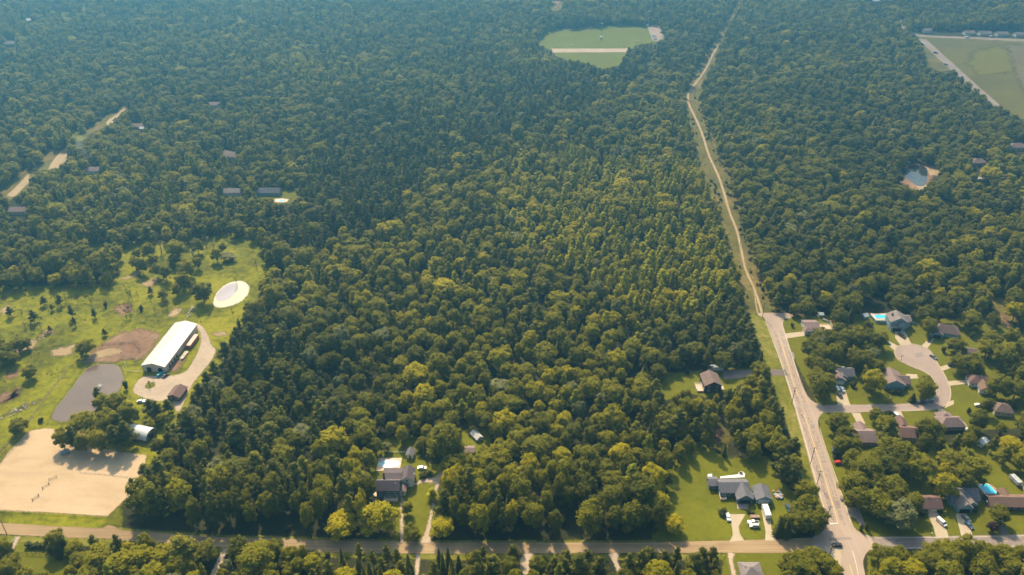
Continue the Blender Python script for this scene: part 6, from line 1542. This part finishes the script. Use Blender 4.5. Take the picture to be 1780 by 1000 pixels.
# everything further off: one mass of trees
def scatter(name, P, S, rot, vidx, tn, coll, **k):
    n = len(P)
    me = bpy.data.meshes.new(name); me.vertices.add(n); me.vertices.foreach_set('co', P.astype(np.float32).ravel())
    for an, ty, dat in (('scl', 'FLOAT_VECTOR', S), ('rot', 'FLOAT', rot), ('vidx', 'INT', vidx), ('tint', 'FLOAT', tn)):
        a_ = me.attributes.new(an, ty, 'POINT')
        a_.data.foreach_set('vector' if ty == 'FLOAT_VECTOR' else 'value', np.ascontiguousarray(dat, dtype=np.int32 if ty == 'INT' else np.float32).ravel())
    o = link(name, me); tag(o, kind='stuff', **k)
    ng = bpy.data.node_groups.new(name + '_nodes', 'GeometryNodeTree')
    ng.interface.new_socket('Geometry', in_out='INPUT', socket_type='NodeSocketGeometry'); ng.interface.new_socket('Geometry', in_out='OUTPUT', socket_type='NodeSocketGeometry')
    gi = ng.nodes.new('NodeGroupInput'); go = ng.nodes.new('NodeGroupOutput')
    ip = ng.nodes.new('GeometryNodeInstanceOnPoints'); ci = ng.nodes.new('GeometryNodeCollectionInfo')
    ci.inputs['Collection'].default_value = coll; ci.inputs['Separate Children'].default_value = True; ci.inputs['Reset Children'].default_value = True
    def at(nm_, ty):
        q = ng.nodes.new('GeometryNodeInputNamedAttribute'); q.data_type = ty; q.inputs[0].default_value = nm_; return q
    av, ai, ar = at('scl', 'FLOAT_VECTOR'), at('vidx', 'INT'), at('rot', 'FLOAT')
    cb = ng.nodes.new('ShaderNodeCombineXYZ')
    ng.links.new(ar.outputs[0], cb.inputs[2])
    ng.links.new(gi.outputs[0], ip.inputs['Points']); ng.links.new(ci.outputs[0], ip.inputs['Instance'])
    ip.inputs['Pick Instance'].default_value = True
    ng.links.new(ai.outputs[0], ip.inputs['Instance Index']); ng.links.new(cb.outputs[0], ip.inputs['Rotation']); ng.links.new(av.outputs[0], ip.inputs['Scale'])
    ng.links.new(ip.outputs[0], go.inputs[0])
    md = o.modifiers.new('scatter', 'NODES'); md.node_group = ng
    return o
m = ~taken
vid = np.array([VI[k_][rnd.randrange(len(VI[k_]))] for k_ in kind[m]])
bh = np.array([BASE[k_][0] for k_ in kind[m]]); bw = np.array([BASE[k_][1] for k_ in kind[m]])
Pn = np.stack([X[m], Y[m], np.zeros(m.sum())], 1); s_ = Wd[m] / bw
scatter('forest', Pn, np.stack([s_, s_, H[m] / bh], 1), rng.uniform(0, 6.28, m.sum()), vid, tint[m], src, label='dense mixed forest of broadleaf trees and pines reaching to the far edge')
# low scrub in the cleared strip, the meadow and along forest rims
def scatter_bush(name, polys, n, hmin, hmax, label, tmin=.2, tmax=.9, seed=3):
    r = np.random.default_rng(seed); pts = []
    for P in polys:
        Pw = GP(P); xs = [p[0] for p in Pw]; ys = [p[1] for p in Pw]
        ar = (max(xs) - min(xs)) * (max(ys) - min(ys))
        m_ = int(ar * n); x = r.uniform(min(xs), max(xs), m_); y = r.uniform(min(ys), max(ys), m_)
        ok = inside(Pw, x, y) & (lownoise(x + 3000, y, 14, seed) > .42)
        pts.append(np.stack([x[ok], y[ok], np.zeros(ok.sum())], 1))
    P = np.concatenate(pts); c_ = len(P)
    s = r.uniform(hmin, hmax, c_) / 2.4
    vid = np.array([VI['bush'][i % 3] for i in range(c_)])
    scatter(name, P, np.stack([s * r.uniform(.8, 1.5, c_), s * r.uniform(.8, 1.5, c_), s], 1), r.uniform(0, 6.28, c_), vid, r.uniform(tmin, tmax, c_), src, label=label)
trail_keep = [(1342, 541), (1328, 508), (1322, 482), (1309, 439), (1295, 406), (1282, 363), (1274, 330), (1265, 306), (1245, 258), (1228, 211), (1214, 170)]
right_strip = trail_keep + [(1202, 172), (1214, 204), (1232, 258), (1252, 306), (1262, 330), (1272, 366), (1284, 400), (1294, 439), (1302, 478), (1318, 508), (1332, 541)]
left_strip = [(1307, 545), (1294, 508), (1289, 478), (1276, 442), (1266, 403), (1251, 363), (1234, 330), (1224, 306), (1214, 265), (1200, 204), (1204, 204), (1222, 265), (1244, 320), (1256, 360), (1270, 403), (1282, 442), (1294, 500), (1312, 545)]
top_strip = [(1195, 150), (1214, 112), (1236, 78), (1256, 44), (1276, 10), (1286, -12), (1296, -12), (1286, 12), (1268, 41), (1252, 74), (1240, 90), (1221, 125), (1205, 146)]
scatter_bush('scrub', [right_strip, left_strip, top_strip], .04, .7, 2.6, 'low scrub growing in the cleared power line strip')
scatter_bush('undergrowth', [[(400, 955), (575, 962), (575, 1030), (380, 1030)], [(800, 966), (900, 966), (900, 1030), (800, 1030)], [(930, 966), (1050, 966), (1060, 1030), (930, 1030)], [(1092, 966), (1258, 966), (1262, 1030), (1100, 1030)], [(190, 940), (380, 955), (350, 1030), (190, 1030)]], .09, 1.2, 3.2, 'leafy undergrowth filling the tree belt south of the gravel road', .3, 1.0, 9)
scatter_bush('meadow_weeds', [MEADOW_WEEDS for MEADOW_WEEDS in ([(-20, 510), (200, 505), (230, 450), (260, 440), (300, 470), (300, 560), (180, 570), (120, 620), (0, 660), (-20, 600)], [(350, 545), (410, 540), (395, 580), (372, 590), (345, 560)], [(0, 660), (110, 640), (60, 700), (0, 780)])], .02, .25, .8, 'scattered weeds and tussocks in the pasture', .3, 1.0, 5)

# smoke drifting over the far left woods
msm, t, o = new_mat('smoke_volume')
pv = N(t, 'ShaderNodeVolumePrincipled'); pv.inputs['Color'].default_value = (.75, .88, 1, 1); pv.inputs['Density'].default_value = .03
L(t, pv.outputs[0], o.inputs['Volume'])
x, y = G(158, 300); sb = MB()
for i, (dx, dz, rd) in enumerate(((0, 14, 2.2), (-1, 19, 3), (-3, 25, 4), (-1, 31, 3.4))):
    sb.add([(x + dx + q[0] * rd * 1.2, y + q[1] * rd, dz + q[2] * rd) for q in ICO_V], [tuple(f_) for f_ in ICO_F])
tag(sb.obj('smoke', [msm]), kind='stuff', label='thin bluish smoke drifting above a far house')

# ------------------------------------------------------------------ haze
hz = MB().box((0, 2000, 152.0), (19000, 23500, 306.0))
me = hz.mesh('haze', [])
mh, t, o = new_mat('haze_volume')
pv = N(t, 'ShaderNodeVolumePrincipled'); pv.inputs['Color'].default_value = (.15, .52, 1.0, 1); pv.inputs['Density'].default_value = HAZE_DENSITY
pv.inputs['Anisotropy'].default_value = .80
L(t, pv.outputs[0], o.inputs['Volume'])
me.materials.append(mh); ho = link('haze', me); tag(ho, kind='stuff')
